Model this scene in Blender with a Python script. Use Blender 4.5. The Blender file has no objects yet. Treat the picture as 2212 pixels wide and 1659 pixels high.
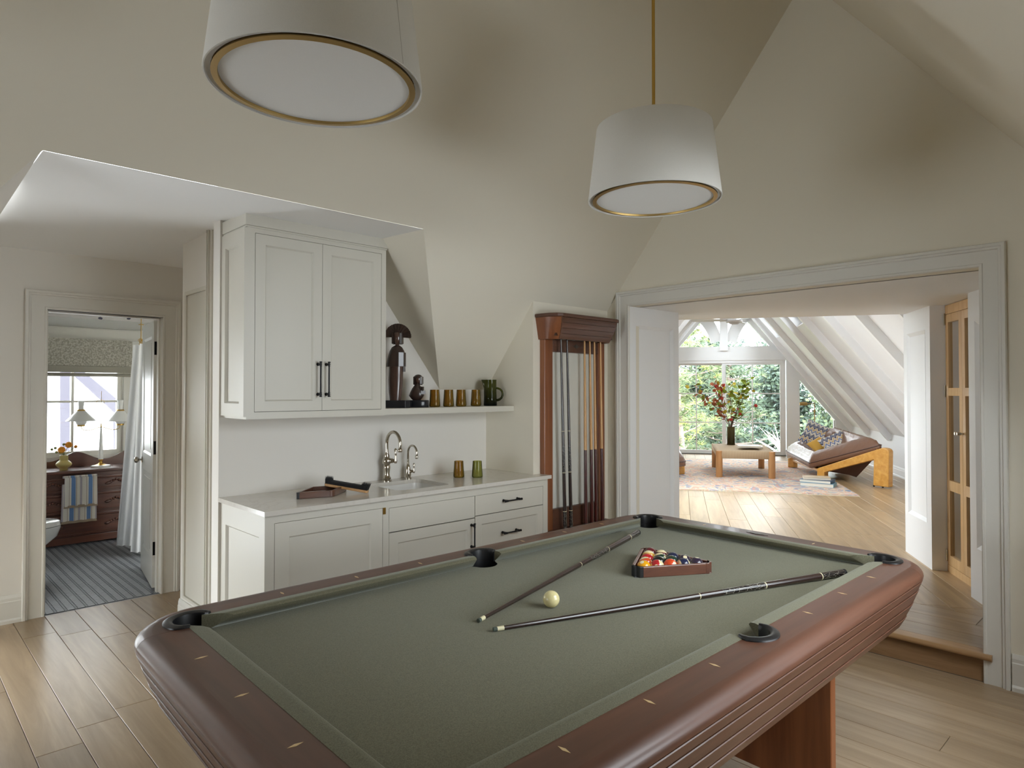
import bpy, math, random
from mathutils import Vector, Matrix
R = random.Random(7)
PI = math.pi
scn = bpy.context.scene
COL = scn.collection

# ------------------------------------------------------------------ camera, world, exposure
FPX, CXP, CYP = 1433.6, 1106.0, 819.7          # focal length and principal point for the 2212 x 1659 frame
H = 1.54
PITCH = math.radians(0.95)
AZ = math.radians(46.2)
cam = bpy.data.cameras.new('camera')
cam.sensor_width = 36.0
cam.lens = FPX / 2212 * 36.0
cam.shift_y = (CYP - 829.5) / 2212
cam.clip_end = 300
camo = bpy.data.objects.new('camera', cam)
COL.objects.link(camo)
camo.location = (0, 0, H)
camo.rotation_euler = (PI / 2 + PITCH, 0, AZ - PI / 2)
scn.camera = camo

world = bpy.data.worlds.new('world')
scn.world = world
world.use_nodes = True
wn = world.node_tree.nodes
bg = wn['Background']
bg.inputs['Color'].default_value = (0.88, 0.95, 1.0, 1)
bg.inputs['Strength'].default_value = 7.0
scn.view_settings.view_transform = 'Standard'
scn.view_settings.look = 'None'
scn.view_settings.gamma = 1.0
scn.view_settings.use_curve_mapping = False
scn.view_settings.exposure = 0.6
scn.cycles.max_bounces = 14
scn.cycles.diffuse_bounces = 8
scn.cycles.glossy_bounces = 4
scn.cycles.transparent_max_bounces = 16
scn.cycles.transmission_bounces = 8
scn.cycles.sample_clamp_indirect = 6.0
scn.cycles.caustics_reflective = False
scn.cycles.caustics_refractive = False
scn.cycles.use_denoising = True

def portal(loc, normal, sx, sy):
    l = bpy.data.lights.new('window_portal', 'AREA')
    l.shape = 'RECTANGLE'; l.size = sx; l.size_y = sy
    l.cycles.is_portal = True
    o = bpy.data.objects.new('window_portal', l)
    COL.objects.link(o)
    o.location = loc
    o.rotation_euler = Vector(normal).to_track_quat('-Z', 'Y').to_euler()
    o['kind'] = 'helper'
    return o

# ------------------------------------------------------------------ measuring helpers (rays of the photograph's camera, met with planes of the room)
_d = Vector((math.cos(AZ), math.sin(AZ), 0)); _r = Vector((math.sin(AZ), -math.cos(AZ), 0))
_F = _d * math.cos(PITCH) + Vector((0, 0, math.sin(PITCH))); _U = _r.cross(_F)
CAMP = Vector((0, 0, H))
def ray(u, v): return _F + (u - CXP) / FPX * _r + (CYP - v) / FPX * _U
def at_z(u, v, z): q = ray(u, v); return CAMP + q * ((z - H) / q.z)
def at_x(u, v, x): q = ray(u, v); return CAMP + q * (x / q.x)
def at_y(u, v, y): q = ray(u, v); return CAMP + q * (y / q.y)
SA = math.radians(32)
E1 = Vector((math.cos(SA), math.sin(SA), 0)); E2 = Vector((-math.sin(SA), math.cos(SA), 0))
def S(a, b, z=0.0): return E1 * a + E2 * b + Vector((0, 0, z))
def toS(p): return (p.dot(E1), p.dot(E2), p.z)
def at_s1(u, v, a): q = ray(u, v); return CAMP + q * (a / q.dot(E1))
def at_s2(u, v, b): q = ray(u, v); return CAMP + q * (b / q.dot(E2))

# ------------------------------------------------------------------ materials
def srgb(r, g, b):
    f = lambda c: c / 255 / 12.92 if c / 255 <= .04045 else ((c / 255 + .055) / 1.055) ** 2.4
    return (f(r), f(g), f(b), 1)
MATS = {}
def newmat(name):
    m = bpy.data.materials.new(name); m.use_nodes = True
    MATS[name] = m
    return m, m.node_tree.nodes, m.node_tree.links, m.node_tree.nodes['Principled BSDF']
def noise_bump(n, l, b, scale, strength, dist=.001, detail=3, stretch=None):
    tc = n.new('ShaderNodeTexCoord'); nz = n.new('ShaderNodeTexNoise'); bp = n.new('ShaderNodeBump')
    nz.inputs['Scale'].default_value = scale; nz.inputs['Detail'].default_value = detail
    bp.inputs['Strength'].default_value = strength; bp.inputs['Distance'].default_value = dist
    if stretch:
        mp = n.new('ShaderNodeMapping'); mp.inputs['Scale'].default_value = stretch
        l.new(tc.outputs['Object'], mp.inputs[0]); l.new(mp.outputs[0], nz.inputs['Vector'])
    else: l.new(tc.outputs['Object'], nz.inputs['Vector'])
    l.new(nz.outputs['Fac'], bp.inputs['Height']); l.new(bp.outputs[0], b.inputs['Normal'])
    return nz
def plain(name, c, rough=.5, metal=0.0, bump=None, var=.0, vscale=8, coat=0, sheen=0, spec=.5):
    m, n, l, b = newmat(name)
    b.inputs['Base Color'].default_value = c; b.inputs['Roughness'].default_value = rough
    b.inputs['Metallic'].default_value = metal; b.inputs['Coat Weight'].default_value = coat
    b.inputs['Coat Roughness'].default_value = .15
    b.inputs['Sheen Weight'].default_value = sheen; b.inputs['Specular IOR Level'].default_value = spec
    if bump: noise_bump(n, l, b, bump[0], bump[1], bump[2] if len(bump) > 2 else .001)
    if var:
        tc = n.new('ShaderNodeTexCoord'); nz = n.new('ShaderNodeTexNoise'); mx = n.new('ShaderNodeMix'); mx.data_type = 'RGBA'
        nz.inputs['Scale'].default_value = vscale; nz.inputs['Detail'].default_value = 4
        l.new(tc.outputs['Object'], nz.inputs['Vector']); l.new(nz.outputs['Fac'], mx.inputs['Factor'])
        mx.inputs['A'].default_value = tuple(x * (1 - var) for x in c[:3]) + (1,)
        mx.inputs['B'].default_value = tuple(min(1, x * (1 + var)) for x in c[:3]) + (1,)
        l.new(mx.outputs['Result'], b.inputs['Base Color'])
    return m
def wood(name, c1, c2, stretch=(1, 12, 12), rot=0.0, rough=.4, scale=2.2, coat=0, rnd=.25, bump=.15, ring=.5):
    """grain runs along local X of the (rotated) mapping: small stretch value = along the grain"""
    m, n, l, b = newmat(name)
    tc = n.new('ShaderNodeTexCoord'); mr = n.new('ShaderNodeMapping'); mp = n.new('ShaderNodeMapping'); oi = n.new('ShaderNodeObjectInfo')
    mr.inputs['Rotation'].default_value = (0, 0, -rot) if not isinstance(rot, tuple) else rot
    mp.inputs['Scale'].default_value = stretch
    l.new(tc.outputs['Object'], mr.inputs[0]); l.new(mr.outputs[0], mp.inputs[0])
    off = n.new('ShaderNodeVectorMath'); off.operation = 'ADD'
    cmb = n.new('ShaderNodeCombineXYZ'); mul = n.new('ShaderNodeMath'); mul.operation = 'MULTIPLY'; mul.inputs[1].default_value = 37.0
    l.new(oi.outputs['Random'], mul.inputs[0]); l.new(mul.outputs[0], cmb.inputs[0]); l.new(mul.outputs[0], cmb.inputs[1]); l.new(mul.outputs[0], cmb.inputs[2])
    l.new(mp.outputs[0], off.inputs[0]); l.new(cmb.outputs[0], off.inputs[1])
    nz = n.new('ShaderNodeTexNoise'); nz.inputs['Scale'].default_value = scale; nz.inputs['Detail'].default_value = 7; nz.inputs['Roughness'].default_value = .62
    nz.inputs['Distortion'].default_value = ring
    l.new(off.outputs[0], nz.inputs['Vector'])
    cr = n.new('ShaderNodeValToRGB'); cr.color_ramp.elements[0].position = .32; cr.color_ramp.elements[1].position = .7
    cr.color_ramp.elements[0].color = c1; cr.color_ramp.elements[1].color = c2
    l.new(nz.outputs['Fac'], cr.inputs[0])
    hs = n.new('ShaderNodeHueSaturation'); mr2 = n.new('ShaderNodeMapRange')
    mr2.inputs['To Min'].default_value = 1 - rnd; mr2.inputs['To Max'].default_value = 1 + rnd
    l.new(oi.outputs['Random'], mr2.inputs['Value']); l.new(mr2.outputs[0], hs.inputs['Value']); l.new(cr.outputs[0], hs.inputs['Color'])
    l.new(hs.outputs[0], b.inputs['Base Color'])
    b.inputs['Roughness'].default_value = rough; b.inputs['Coat Weight'].default_value = coat; b.inputs['Coat Roughness'].default_value = .12
    bp = n.new('ShaderNodeBump'); bp.inputs['Strength'].default_value = bump; bp.inputs['Distance'].default_value = .001
    l.new(nz.outputs['Fac'], bp.inputs['Height']); l.new(bp.outputs[0], b.inputs['Normal'])
    return m
def pane_mat(name, tint=(1, 1, 1, 1), refl=.08):
    m, n, l, b = newmat(name)
    n.remove(b); out = n['Material Output']
    t = n.new('ShaderNodeBsdfTransparent'); g = n.new('ShaderNodeBsdfGlossy'); mx = n.new('ShaderNodeMixShader'); fr = n.new('ShaderNodeLayerWeight')
    t.inputs['Color'].default_value = tint; g.inputs['Roughness'].default_value = .01
    fr.inputs['Blend'].default_value = refl * 3
    l.new(fr.outputs['Fresnel'], mx.inputs[0]); l.new(t.outputs[0], mx.inputs[1]); l.new(g.outputs[0], mx.inputs[2]); l.new(mx.outputs[0], out.inputs[0])
    return m

WALL = plain('wall_paint', (.75, .705, .60, 1), .75, bump=(220, .03))
WALLC = plain('alcove_paint', (.73, .70, .65, 1), .72, bump=(220, .03))
CAB = plain('cabinet_paint', (.60, .575, .505, 1), .38)
TRIM = plain('trim_paint', (.68, .66, .61, 1), .42)
SUNW = plain('sunroom_paint', (.80, .805, .81, 1), .6)
SUNT = plain('sunroom_trim_paint', (.82, .825, .83, 1), .4)
DARKGAP = plain('shadow_gap', (.05, .045, .04, 1), .8)
PLANK = wood('oak_plank', srgb(136, 114, 88), srgb(166, 144, 116), (10, .7, 10), 0, .3, 1.6, rnd=.12, bump=.06)
PLANKS_ = wood('oak_plank_sunroom', srgb(146, 120, 86), srgb(178, 152, 116), (.7, 10, 10), SA, .34, 1.6, rnd=.12, bump=.06)
PANE = pane_mat('window_glass')
BLACKM = plain('black_metal', (.012, .012, .013, 1), .38, .6)
BRASS = plain('brass', srgb(196, 160, 84), .28, 1.0)
BRASSD = plain('brushed_brass', srgb(178, 150, 96), .42, 1.0)
NICKEL = plain('polished_nickel', srgb(190, 182, 168), .12, 1.0)

# ------------------------------------------------------------------ mesh builder
class MB:
    def __init__(s): s.v = []; s.f = []
    def add(s, vs, fs):
        b = len(s.v); s.v += [Vector(p) for p in vs]; s.f += [tuple(i + b for i in f) for f in fs]; return s
    def box(s, a, b, fr=None):
        x0, y0, z0 = a; x1, y1, z1 = b
        vs = [(x0, y0, z0), (x1, y0, z0), (x1, y1, z0), (x0, y1, z0), (x0, y0, z1), (x1, y0, z1), (x1, y1, z1), (x0, y1, z1)]
        if fr: vs = [fr(*p) for p in vs]
        return s.add(vs, [(0, 3, 2, 1), (4, 5, 6, 7), (0, 1, 5, 4), (1, 2, 6, 5), (2, 3, 7, 6), (3, 0, 4, 7)])
    def prism(s, poly, z0, z1, fr=None):
        n = len(poly); vs = [(p[0], p[1], z0) for p in poly] + [(p[0], p[1], z1) for p in poly]
        if fr: vs = [fr(*p) for p in vs]
        return s.add(vs, [tuple(range(n))[::-1], tuple(range(n, 2 * n))] + [(i, (i + 1) % n, n + (i + 1) % n, n + i) for i in range(n)])
    def loops(s, rings, closed=True, caps=(True, True)):
        """skin consecutive rings of equal length; closed = each ring is a closed loop"""
        m = len(rings[0]); b = len(s.v)
        for r in rings: s.v += [Vector(p) for p in r]
        for i in range(len(rings) - 1):
            for j in range(m if closed else m - 1):
                s.f.append((b + i * m + j, b + i * m + (j + 1) % m, b + (i + 1) * m + (j + 1) % m, b + (i + 1) * m + j))
        if caps[0]: s.f.append(tuple(b + j for j in range(m))[::-1])
        if caps[1]: s.f.append(tuple(b + (len(rings) - 1) * m + j for j in range(m)))
        return s
    def lathe(s, prof, c=(0, 0, 0), n=24, fr=None, caps=(True, True), sx=1, sy=1):
        rings = []
        for r, z in prof:
            r = max(r, 1e-5)
            ring = [(c[0] + r * sx * math.cos(2 * PI * k / n), c[1] + r * sy * math.sin(2 * PI * k / n), c[2] + z) for k in range(n)]
            rings.append([fr(*p) for p in ring] if fr else ring)
        return s.loops(rings, True, caps)
    def tube(s, pts, r, n=8, caps=(True, True)):
        pts = [Vector(p) for p in pts]; rs = r if isinstance(r, (list, tuple)) else [r] * len(pts)
        rings = []; up = None
        for i, p in enumerate(pts):
            t = (pts[min(i + 1, len(pts) - 1)] - pts[max(i - 1, 0)]).normalized()
            if up is None: up = t.orthogonal().normalized()
            else: up = (up - t * up.dot(t)).normalized()
            w = t.cross(up)
            rings.append([p + (up * math.cos(2 * PI * k / n) + w * math.sin(2 * PI * k / n)) * rs[i] for k in range(n)])
        return s.loops(rings, True, caps)
    def ball(s, c, r, n=16, m=10, sc=(1, 1, 1)):
        prof = [(math.sin(PI * i / m), -math.cos(PI * i / m)) for i in range(m + 1)]
        rings = [[(c[0] + max(a, 1e-4) * r * sc[0] * math.cos(2 * PI * k / n), c[1] + max(a, 1e-4) * r * sc[1] * math.sin(2 * PI * k / n), c[2] + z * r * sc[2]) for k in range(n)] for a, z in prof]
        return s.loops(rings)
    def build(s, name, mat, parent=None, smooth=None, bevel=0, seg=2, origin=None, kind=None, label=None, cat=None, group=None, sub=0):
        lo = [min(p[i] for p in s.v) for i in range(3)]; hi = [max(p[i] for p in s.v) for i in range(3)]
        c = Vector(origin) if origin is not None else Vector(((lo[0] + hi[0]) / 2, (lo[1] + hi[1]) / 2, (lo[2] + hi[2]) / 2 if parent else lo[2]))
        me = bpy.data.meshes.new(name)
        me.from_pydata([p - c for p in s.v], [], s.f)
        me.materials.append(mat)
        if smooth:
            me.polygons.foreach_set('use_smooth', [True] * len(me.polygons))
            if smooth is not True: me.set_sharp_from_angle(angle=math.radians(smooth))
        me.update()
        o = bpy.data.objects.new(name, me); COL.objects.link(o)
        pw = wloc(parent) if parent else Vector((0, 0, 0))
        o.location = c - pw
        if parent: o.parent = parent
        if bevel:
            b = o.modifiers.new('bevel', 'BEVEL'); b.width = bevel; b.segments = seg; b.limit_method = 'ANGLE'; b.angle_limit = math.radians(40)
        if sub:
            b = o.modifiers.new('sub', 'SUBSURF'); b.levels = sub; b.render_levels = sub
        tag(o, label, cat, group, kind)
        return o
def wloc(o):
    p = Vector((0, 0, 0))
    while o: p += o.location; o = o.parent
    return p
def tag(o, label=None, cat=None, group=None, kind=None):
    if label: o['label'] = label
    if cat: o['category'] = cat
    if group: o['group'] = group
    if kind: o['kind'] = kind
    return o
def thing(name, loc, label, cat, group=None, kind=None):
    o = bpy.data.objects.new(name, None); COL.objects.link(o); o.location = loc; o.empty_display_size = .05
    return tag(o, label, cat, group, kind)
def children(o): return [c for c in o.children]
def copy_tree(o, parent=None):
    c = o.copy(); COL.objects.link(c)
    if parent: c.parent = parent
    for ch in list(o.children): copy_tree(ch, c)
    return c
def struct(mb, name, mat, **k): return mb.build(name, mat, kind='structure', **k)
def wall_cells(o, ua, ub, n, t, a0, a1, b0, b1, holes=()):
    """boxes of a wall sheet from origin o spanned by ua, ub; thickness t along n; holes = (a0,a1,b0,b1)"""
    o, ua, ub, n = Vector(o), Vector(ua), Vector(ub), Vector(n)
    A = sorted({a0, a1} | {min(max(x, a0), a1) for h in holes for x in h[:2]}); B = sorted({b0, b1} | {min(max(x, b0), b1) for h in holes for x in h[2:]})
    m = MB(); fr = lambda a, b, c: o + ua * a + ub * b + n * c
    for i in range(len(A) - 1):
        for j in range(len(B) - 1):
            ca, cb = (A[i] + A[i + 1]) / 2, (B[j] + B[j + 1]) / 2
            if any(h[0] < ca < h[1] and h[2] < cb < h[3] for h in holes): continue
            m.box((A[i], B[j], 0), (A[i + 1], B[j + 1], t), fr)
    return m
def arc(cx, cy, r, a0, a1, n):
    return [(cx + r * math.cos(math.radians(a0 + (a1 - a0) * k / n)), cy + r * math.sin(math.radians(a0 + (a1 - a0) * k / n))) for k in range(n + 1)]
# ------------------------------------------------------------------ room shell
XB, YC, XN, YN = 4.243, 3.316, 3.389, 3.822     # gable wall, cue wall, niche side, niche back
YR, ZR = 1.73, 4.1615                            # ridge
ZL = lambda y: 6.324 - 1.25 * y
ZRt = lambda y: 2.0 + 1.25 * y
FS = .155                                        # sunroom floor level
m = wall_cells((XB, -.5, 0), (0, 1, 0), (0, 0, 1), (1, 0, 0), .12, 0, 4.45, 0, 4.3, [(1.323, 3.596, -1, 2.197)])
struct(m, 'wall_right', WALL)
m = MB(); m.box((1.39, YN, 0), (3.5, YN + .1, 2.7)); struct(m, 'wall_left', WALLC)
m = MB(); m.box((XN, YC, 0), (XB, YN + .1, 2.26)); struct(m, 'wall_left', WALL)
m = wall_cells((-3, -.36, 0), (0, 1, 0), (0, 0, 1), (-1, 0, 0), .12, 0, 4.2, 0, 4.3, [(2.2, 4.0, .25, 1.75)])
struct(m, 'wall_back', WALL)
DX0, DX1, DY, DZ = -2.4, 1.35, -1.7, 2.47            # dormer the camera stands in
m = MB(); m.box((-3, -.48, 0), (DX0, -.36, 1.7)); struct(m, 'wall_front', WALL)
m = wall_cells((DX1, -.36, 0), (1, 0, 0), (0, 0, 1), (0, -1, 0), .12, 0, XB - DX1, 0, 1.7, [(.2, 1.9, .70, 1.5)]); struct(m, 'wall_front', WALL)
m = wall_cells((DX0, DY, 0), (1, 0, 0), (0, 0, 1), (0, -1, 0), .12, 0, DX1 - DX0, 0, DZ)
struct(m, 'wall_front', WALL)
m = MB(); m.box((DX0 - .1, DY, 0), (DX0, .40, DZ)); m.box((DX1, DY, 0), (DX1 + .1, -.36, DZ)); m.prism([(-.36, 1.56), (-.36, DZ), (.376, DZ)], DX1, DX1 + .02, lambda a, b, c: (c, a, b)); struct(m, 'wall_front', WALL)
m = MB(); m.box((DX0, DY, DZ), (DX1, .38, DZ + .08)); struct(m, 'ceiling', WALL)
m = MB(); m.box((-3, YN, 0), (-.285, YN + .1, 1.62)); struct(m, 'wall_left', WALL)
def sheet(poly, zf, t=.08):
    n = len(poly); m = MB()
    vs = [(x, y, zf(x, y)) for x, y in poly] + [(x, y, zf(x, y) + t) for x, y in poly]
    return m.add(vs, [tuple(range(n))[::-1], tuple(range(n, 2 * n))] + [(i, (i + 1) % n, n + (i + 1) % n, n + i) for i in range(n)])
AL, AR = .455, 2.258
m = sheet([(-3, YR), (XB, YR), (XB, YC), (XN, YC), (XN, YN), (2.940, YN), (AR, 3.087), (AL, 3.087), (-.285, YN), (-3, YN)], lambda x, y: ZL(y))
struct(m, 'ceiling', WALL)
m = sheet([(-3, -.36), (DX0, -.36), (DX0, .376), (DX1, .376), (DX1, -.36), (1.7, -.36), (1.7, .235), (2.5, .235), (2.5, .30), (3.3, .30), (3.3, -.36), (XB, -.36), (XB, YR), (-3, YR)], lambda x, y: ZRt(y)); struct(m, 'ceiling', WALL)
m = sheet([(1.65, -.36), (3.35, -.36), (3.35, .34), (1.65, .34)], lambda x, y: ZRt(y) + .03, .006); r_ = thing('fill_skylight_10', (2.7, -.07, 1.95), None, None, None, 'structure'); m.build('pane', PANE, r_)  # unseen skylight, added as fill from the right
portal((2.5, -.06, 2.06), (0, 1.25, -1), 1.7, 1.1)
# alcove ceiling: gently coved
rows = [(3.087, 2.465), (3.6, 2.478), (3.95, 2.51), (4.3, 2.54), (4.8, 2.535), (5.15, 2.52), (5.5, 2.495)]
m = MB(); rings = [[(x, y, z) for x in (AL + .003 * i, 2.4 if i else AR)] for i, (y, z) in enumerate(rows)]
m.loops(rings, False, (False, False)); struct(m, 'ceiling', plain('alcove_ceiling_white', (.86, .86, .86, 1), .6), smooth=True)
m = MB(); A = Vector((AR, 3.087, 2.465)); B = Vector((2.94, YN, ZL(YN))); Cc = Vector((2.223, YN, 2.49)); off = Vector((.08, 0, .06))
m.add([A, B, Cc, A + off, B + off, Cc + off], [(0, 1, 2), (5, 4, 3), (0, 3, 4, 1), (1, 4, 5, 2), (2, 5, 3, 0)]); struct(m, 'wall_alcove', WALL)
CK = lambda y, z: Vector((-.285 + .745 * (z - 1.555) / .92, y, z))
off = Vector((-.08, 0, .06)); m = MB(); yz = lambda z: (6.324 - z) / 1.25
def slab4(m, P_): P_ = [CK(*p) for p in P_]; n_ = len(P_); m.add(P_ + [p + off for p in P_], [tuple(range(n_)), tuple(range(n_, 2 * n_))[::-1]] + [(i, n_ + i, n_ + (i + 1) % n_, (i + 1) % n_) for i in range(n_)])
slab4(m, [(yz(2.465), 2.465), (yz(2.10), 2.10), (5.5, 2.10), (5.5, 2.52)]); slab4(m, [(yz(2.1), 2.1), (yz(1.555), 1.555), (5.5, 1.555), (5.5, 2.1)])
struct(m, 'wall_alcove', WALLC)
m = wall_cells((-.285, YN, 0), (0, 1, 0), (0, 0, 1), (-1, 0, 0), .1, 0, 1.8, 0, 1.56, [(.15, 1.55, .05, .75)])
struct(m, 'wall_alcove', WALLC)
YD = 5.5
m = wall_cells((-.5, YD, 0), (1, 0, 0), (0, 0, 1), (0, 1, 0), .12, 0, 2.6, 0, 2.6, [(1.348, 2.078, -1, 2.097), (.25, .98, .05, 1.95)])
struct(m, 'wall_alcove', WALLC)
# closet block
m = MB(); m.box((1.50, 3.9, 0), (2.6, 4.8, 2.6)); m.box((1.9, 4.8, 0), (2.0, 5.5, 2.6)); struct(m, 'wall_alcove', WALLC)

# windows of the unseen side of the room; some are added only as fill light
def simple_window(name, o, ua, ub, n, w, h, mx, mz, mat=TRIM):
    o, ua, ub, n = Vector(o), Vector(ua), Vector(ub), Vector(n); fr = lambda a, b, c: o + ua * a + ub * b + n * c
    r = thing(name, o, None, None, None, 'structure')
    f = MB(); t = .05
    for a in ((0, 0, w, t), (0, h - t, w, h), (0, t, t, h - t), (w - t, t, w, h - t)): f.box((a[0], a[1], .02), (a[2], a[3], .09), fr)
    f.build('frame', mat, r)
    k = MB()
    for i in range(1, mx): x = w * i / mx; k.box((x - .011, t, .045), (x + .011, h - t, .07), fr)
    for i in range(1, mz): z = h * i / mz; k.box((t, z - .011, .046), (w - t, z + .011, .069), fr)
    if k.v: k.build('muntins', mat, r)
    p = MB(); p.box((t, t, .055), (w - t, h - t, .06), fr); p.build('pane', PANE, r)
    return r
simple_window('fill_window_7', (-.25, YD + .0, .05), (1, 0, 0), (0, 0, 1), (0, 1, 0), .73, 1.9, 1, 3)  # unseen opening, added to lift the alcove ceiling and right slope
portal((.115, YD + .16, 1.0), (0, -1, 0), .73, 1.9)
simple_window('window_1', (-3, 1.84, .25), (0, 1, 0), (0, 0, 1), (-1, 0, 0), 1.8, 1.5, 4, 2)
simple_window('fill_window_9', (DX1 + .2, -.36, .70), (1, 0, 0), (0, 0, 1), (0, -1, 0), 1.7, .80, 3, 1)  # unseen knee wall window, added as fill light
portal((DX1 + 1.05, -.49, 1.1), (0, 1, 0), 1.7, .80)
simple_window('window_2', (-.285, YN + .15, .05), (0, 1, 0), (0, 0, 1), (-1, 0, 0), 1.4, .70, 3, 1)
portal((-3.13, 2.74, 1.0), (1, 0, 0), 1.5, 1.8)
portal((-.4, 4.672, .40), (1, 0, 0), .70, 1.4)

# floors of single planks
def plank_mesh(mb_pts, z, t=.012, ch=.0014):
    """convex outline (world xy, counter-clockwise) -> a plank with a chamfered top"""
    n = len(mb_pts); c = Vector((sum(p[0] for p in mb_pts) / n, sum(p[1] for p in mb_pts) / n, 0)); m = MB()
    out = [Vector((p[0], p[1], 0)) for p in mb_pts]; ins = []
    for i in range(n):
        a, b, d = out[i - 1], out[i], out[(i + 1) % n]
        e1 = (b - a).normalized(); e2 = (d - b).normalized(); n1 = Vector((-e1.y, e1.x, 0)); n2 = Vector((-e2.y, e2.x, 0)); q = n1 + n2
        ins.append(b + q * (ch / max(.3, (1 + n1.dot(n2)))))
    vs = [p + Vector((0, 0, z - t)) for p in out] + [p + Vector((0, 0, z - ch)) for p in out] + [p + Vector((0, 0, z)) for p in ins]
    fs = [(i, (i + 1) % n, n + (i + 1) % n, n + i) for i in range(n)] + [(n + i, n + (i + 1) % n, 2 * n + (i + 1) % n, 2 * n + i) for i in range(n)] + [tuple(range(2 * n, 3 * n))]
    return m.add(vs, fs)
def clip(poly, nx, ny, d):
    out = []
    for i in range(len(poly)):
        a, b = poly[i], poly[(i + 1) % len(poly)]; fa = a[0] * nx + a[1] * ny - d; fb = b[0] * nx + b[1] * ny - d
        if fa >= 0: out.append(a)
        if (fa >= 0) != (fb >= 0): t = fa / (fa - fb); out.append((a[0] + (b[0] - a[0]) * t, a[1] + (b[1] - a[1]) * t))
    return out
m = MB(); m.box((-3, -1.8, -.1), (XB + .12, 5.5, -.011)); fl = struct(m, 'floor', DARKGAP)
G = .0012; W = .175; x = -1.6; i = 0
m = MB(); m.box((-3, -.36, -.012), (-1.6, 5.5, 0)); m.box((DX0, DY, -.012), (DX1, -.36, 0)); m.build('board', PLANK, fl, kind='stuff')
while x < XB:
    w = min(W, XB - x - .001); y = -.36 - R.uniform(0, 1.2)
    while y < 5.5:
        L = R.uniform(1.1, 2.0); a, b = max(y, -.36), min(y + L, 5.5 if x + w < 2.6 or x > 0 else 5.5)
        if b - a > .05 and (w > .03):
            q = plank_mesh([(x + G, a + G), (x + w - G, a + G), (x + w - G, b - G), (x + G, b - G)], 0)
            q.build('plank', PLANK, fl)
        y += L
    x += W
# step up into the passage
m = MB(); m.box((XB + .005, .823, 0), (XB + .03, 3.096, FS - .03)); riser = struct(m, 'trim_1', wood('riser_oak', srgb(122, 92, 62), srgb(156, 122, 88), (8, .7, 8), 0, .4, 2.2, rnd=.02, bump=.06))
m = MB(); prof = [(XB + .06, FS - .032), (XB - .020, FS - .032)] + [(XB - .022 - .016 * math.cos(math.radians(a)), FS - .016 + .016 * math.sin(math.radians(a))) for a in range(-75, 90, 15)] + [(XB - .02, FS), (XB + .06, FS)]
m.loops([[(p[0], y, p[1]) for p in prof] for y in (.782, .788, 3.125, 3.131)], True)
m.build('nosing', wood('nosing_oak', srgb(140, 106, 70), srgb(176, 140, 100), (8, .7, 8), 0, .36, 2.2, rnd=.02, bump=.05), riser, smooth=30)
m = MB(); m.prism([(XB + .03, .3), S(16, -6)[:2], S(16, 4)[:2], (XB + .03, 3.3)], FS - .1, FS - .011); fl2 = struct(m, 'floor', DARKGAP)
xs = XB + .062
for k in range(3):
    a, b = xs + k * .2, xs + (k + 1) * .2; y = .25 - k * .4
    while y < 3.3:
        L = 1.5; plank_mesh([(a + G, y + G), (b - G, y + G), (b - G, y + L - G), (a + G, y + L - G)], FS).build('plank', PLANK, fl2); y += L
x1 = xs + .6
b_ = -3.42; wS = .195
while b_ < .8:
    a_ = 3.6 - R.uniform(0, 1.5)
    while a_ < 15.05:
        L = R.uniform(1.5, 2.4); e = min(a_ + L, 15.05)
        poly = [tuple(S(a_ + G, b_ + G)[:2]), tuple(S(e - G, b_ + G)[:2]), tuple(S(e - G, b_ + wS - G)[:2]), tuple(S(a_ + G, b_ + wS - G)[:2])]
        poly = clip(poly, 1, 0, x1)
        if len(poly) >= 3 and e - a_ > .1: plank_mesh(poly, FS).build('plank', PLANKS_, fl2)
        a_ += L
    b_ += wS
m = MB(); m.box((6.36, .8, FS - .012), (15.05, 1.6, FS), S); m.build('board', PLANKS_, fl2, kind='stuff')

# passage
m = MB()
sp = [(XB + .1, .35), S(3.9, -2.5)[:2], S(6.36, -2.5)[:2], S(6.36, 1.0)[:2], (XB + .1, 3.4)]
m.prism([tuple(p) for p in sp], 2.197, 2.45); struct(m, 'ceiling', SUNW)
# left passage wall with its recessed panel
PA, PB = Vector((XB + .0, 3.096, 0)), Vector((4.893, 3.068, 0))
ul = (PB - PA).normalized(); Lw = (PB - PA).length; nl = Vector((-ul.y, ul.x, 0))
m = wall_cells(PA + Vector((0, 0, 0)), ul, (0, 0, 1), nl, .02, 0, Lw, 0, 2.2, [(.075, Lw - .075, .32, 2.055)])
pl = struct(m, 'trim_2', SUNT)
m = MB(); fr = lambda a, b, c: PA + ul * a + Vector((0, 0, b)) + nl * c
m.box((.06, .3, .018), (Lw - .06, 2.08, .03), fr); m.build('panel', SUNT, pl)
def mould(m, a0, a1, b0, b1, w, fr, d0=0.0, d1=.014):
    """mitred bevel running inside a rectangle"""
    o = [(a0, b0), (a1, b0), (a1, b1), (a0, b1)]; i_ = [(a0 + w, b0 + w), (a1 - w, b0 + w), (a1 - w, b1 - w), (a0 + w, b1 - w)]
    vs = [fr(p[0], p[1], d0) for p in o] + [fr(p[0], p[1], d1) for p in i_]
    return m.add(vs, [(k, (k + 1) % 4, 4 + (k + 1) % 4, 4 + k) for k in range(4)])
m = MB(); mould(m, .075, Lw - .075, .32, 2.055, .028, fr, -.001, .017); m.build('panel_moulding', SUNT, pl)
m = MB(); m.prism([tuple(p) for p in (PA + nl * .02, PB + nl * .02, PB + nl * .3, PA + nl * .3)], 0, 2.2, lambda a, b, c: (a, b, c)); struct(m, 'wall_passage', SUNW)
m = MB(); m.box((5.84, .06, 0), (6.24, .20, .35), S); struct(m, 'wall_passage', SUNW)
m = MB(); m.box((5.84, .12, .35), (6.24, .126, 2.2), S); m.build('fill_window_8', PANE, kind='structure')  # unseen glazing, added to brighten the passage
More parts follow.
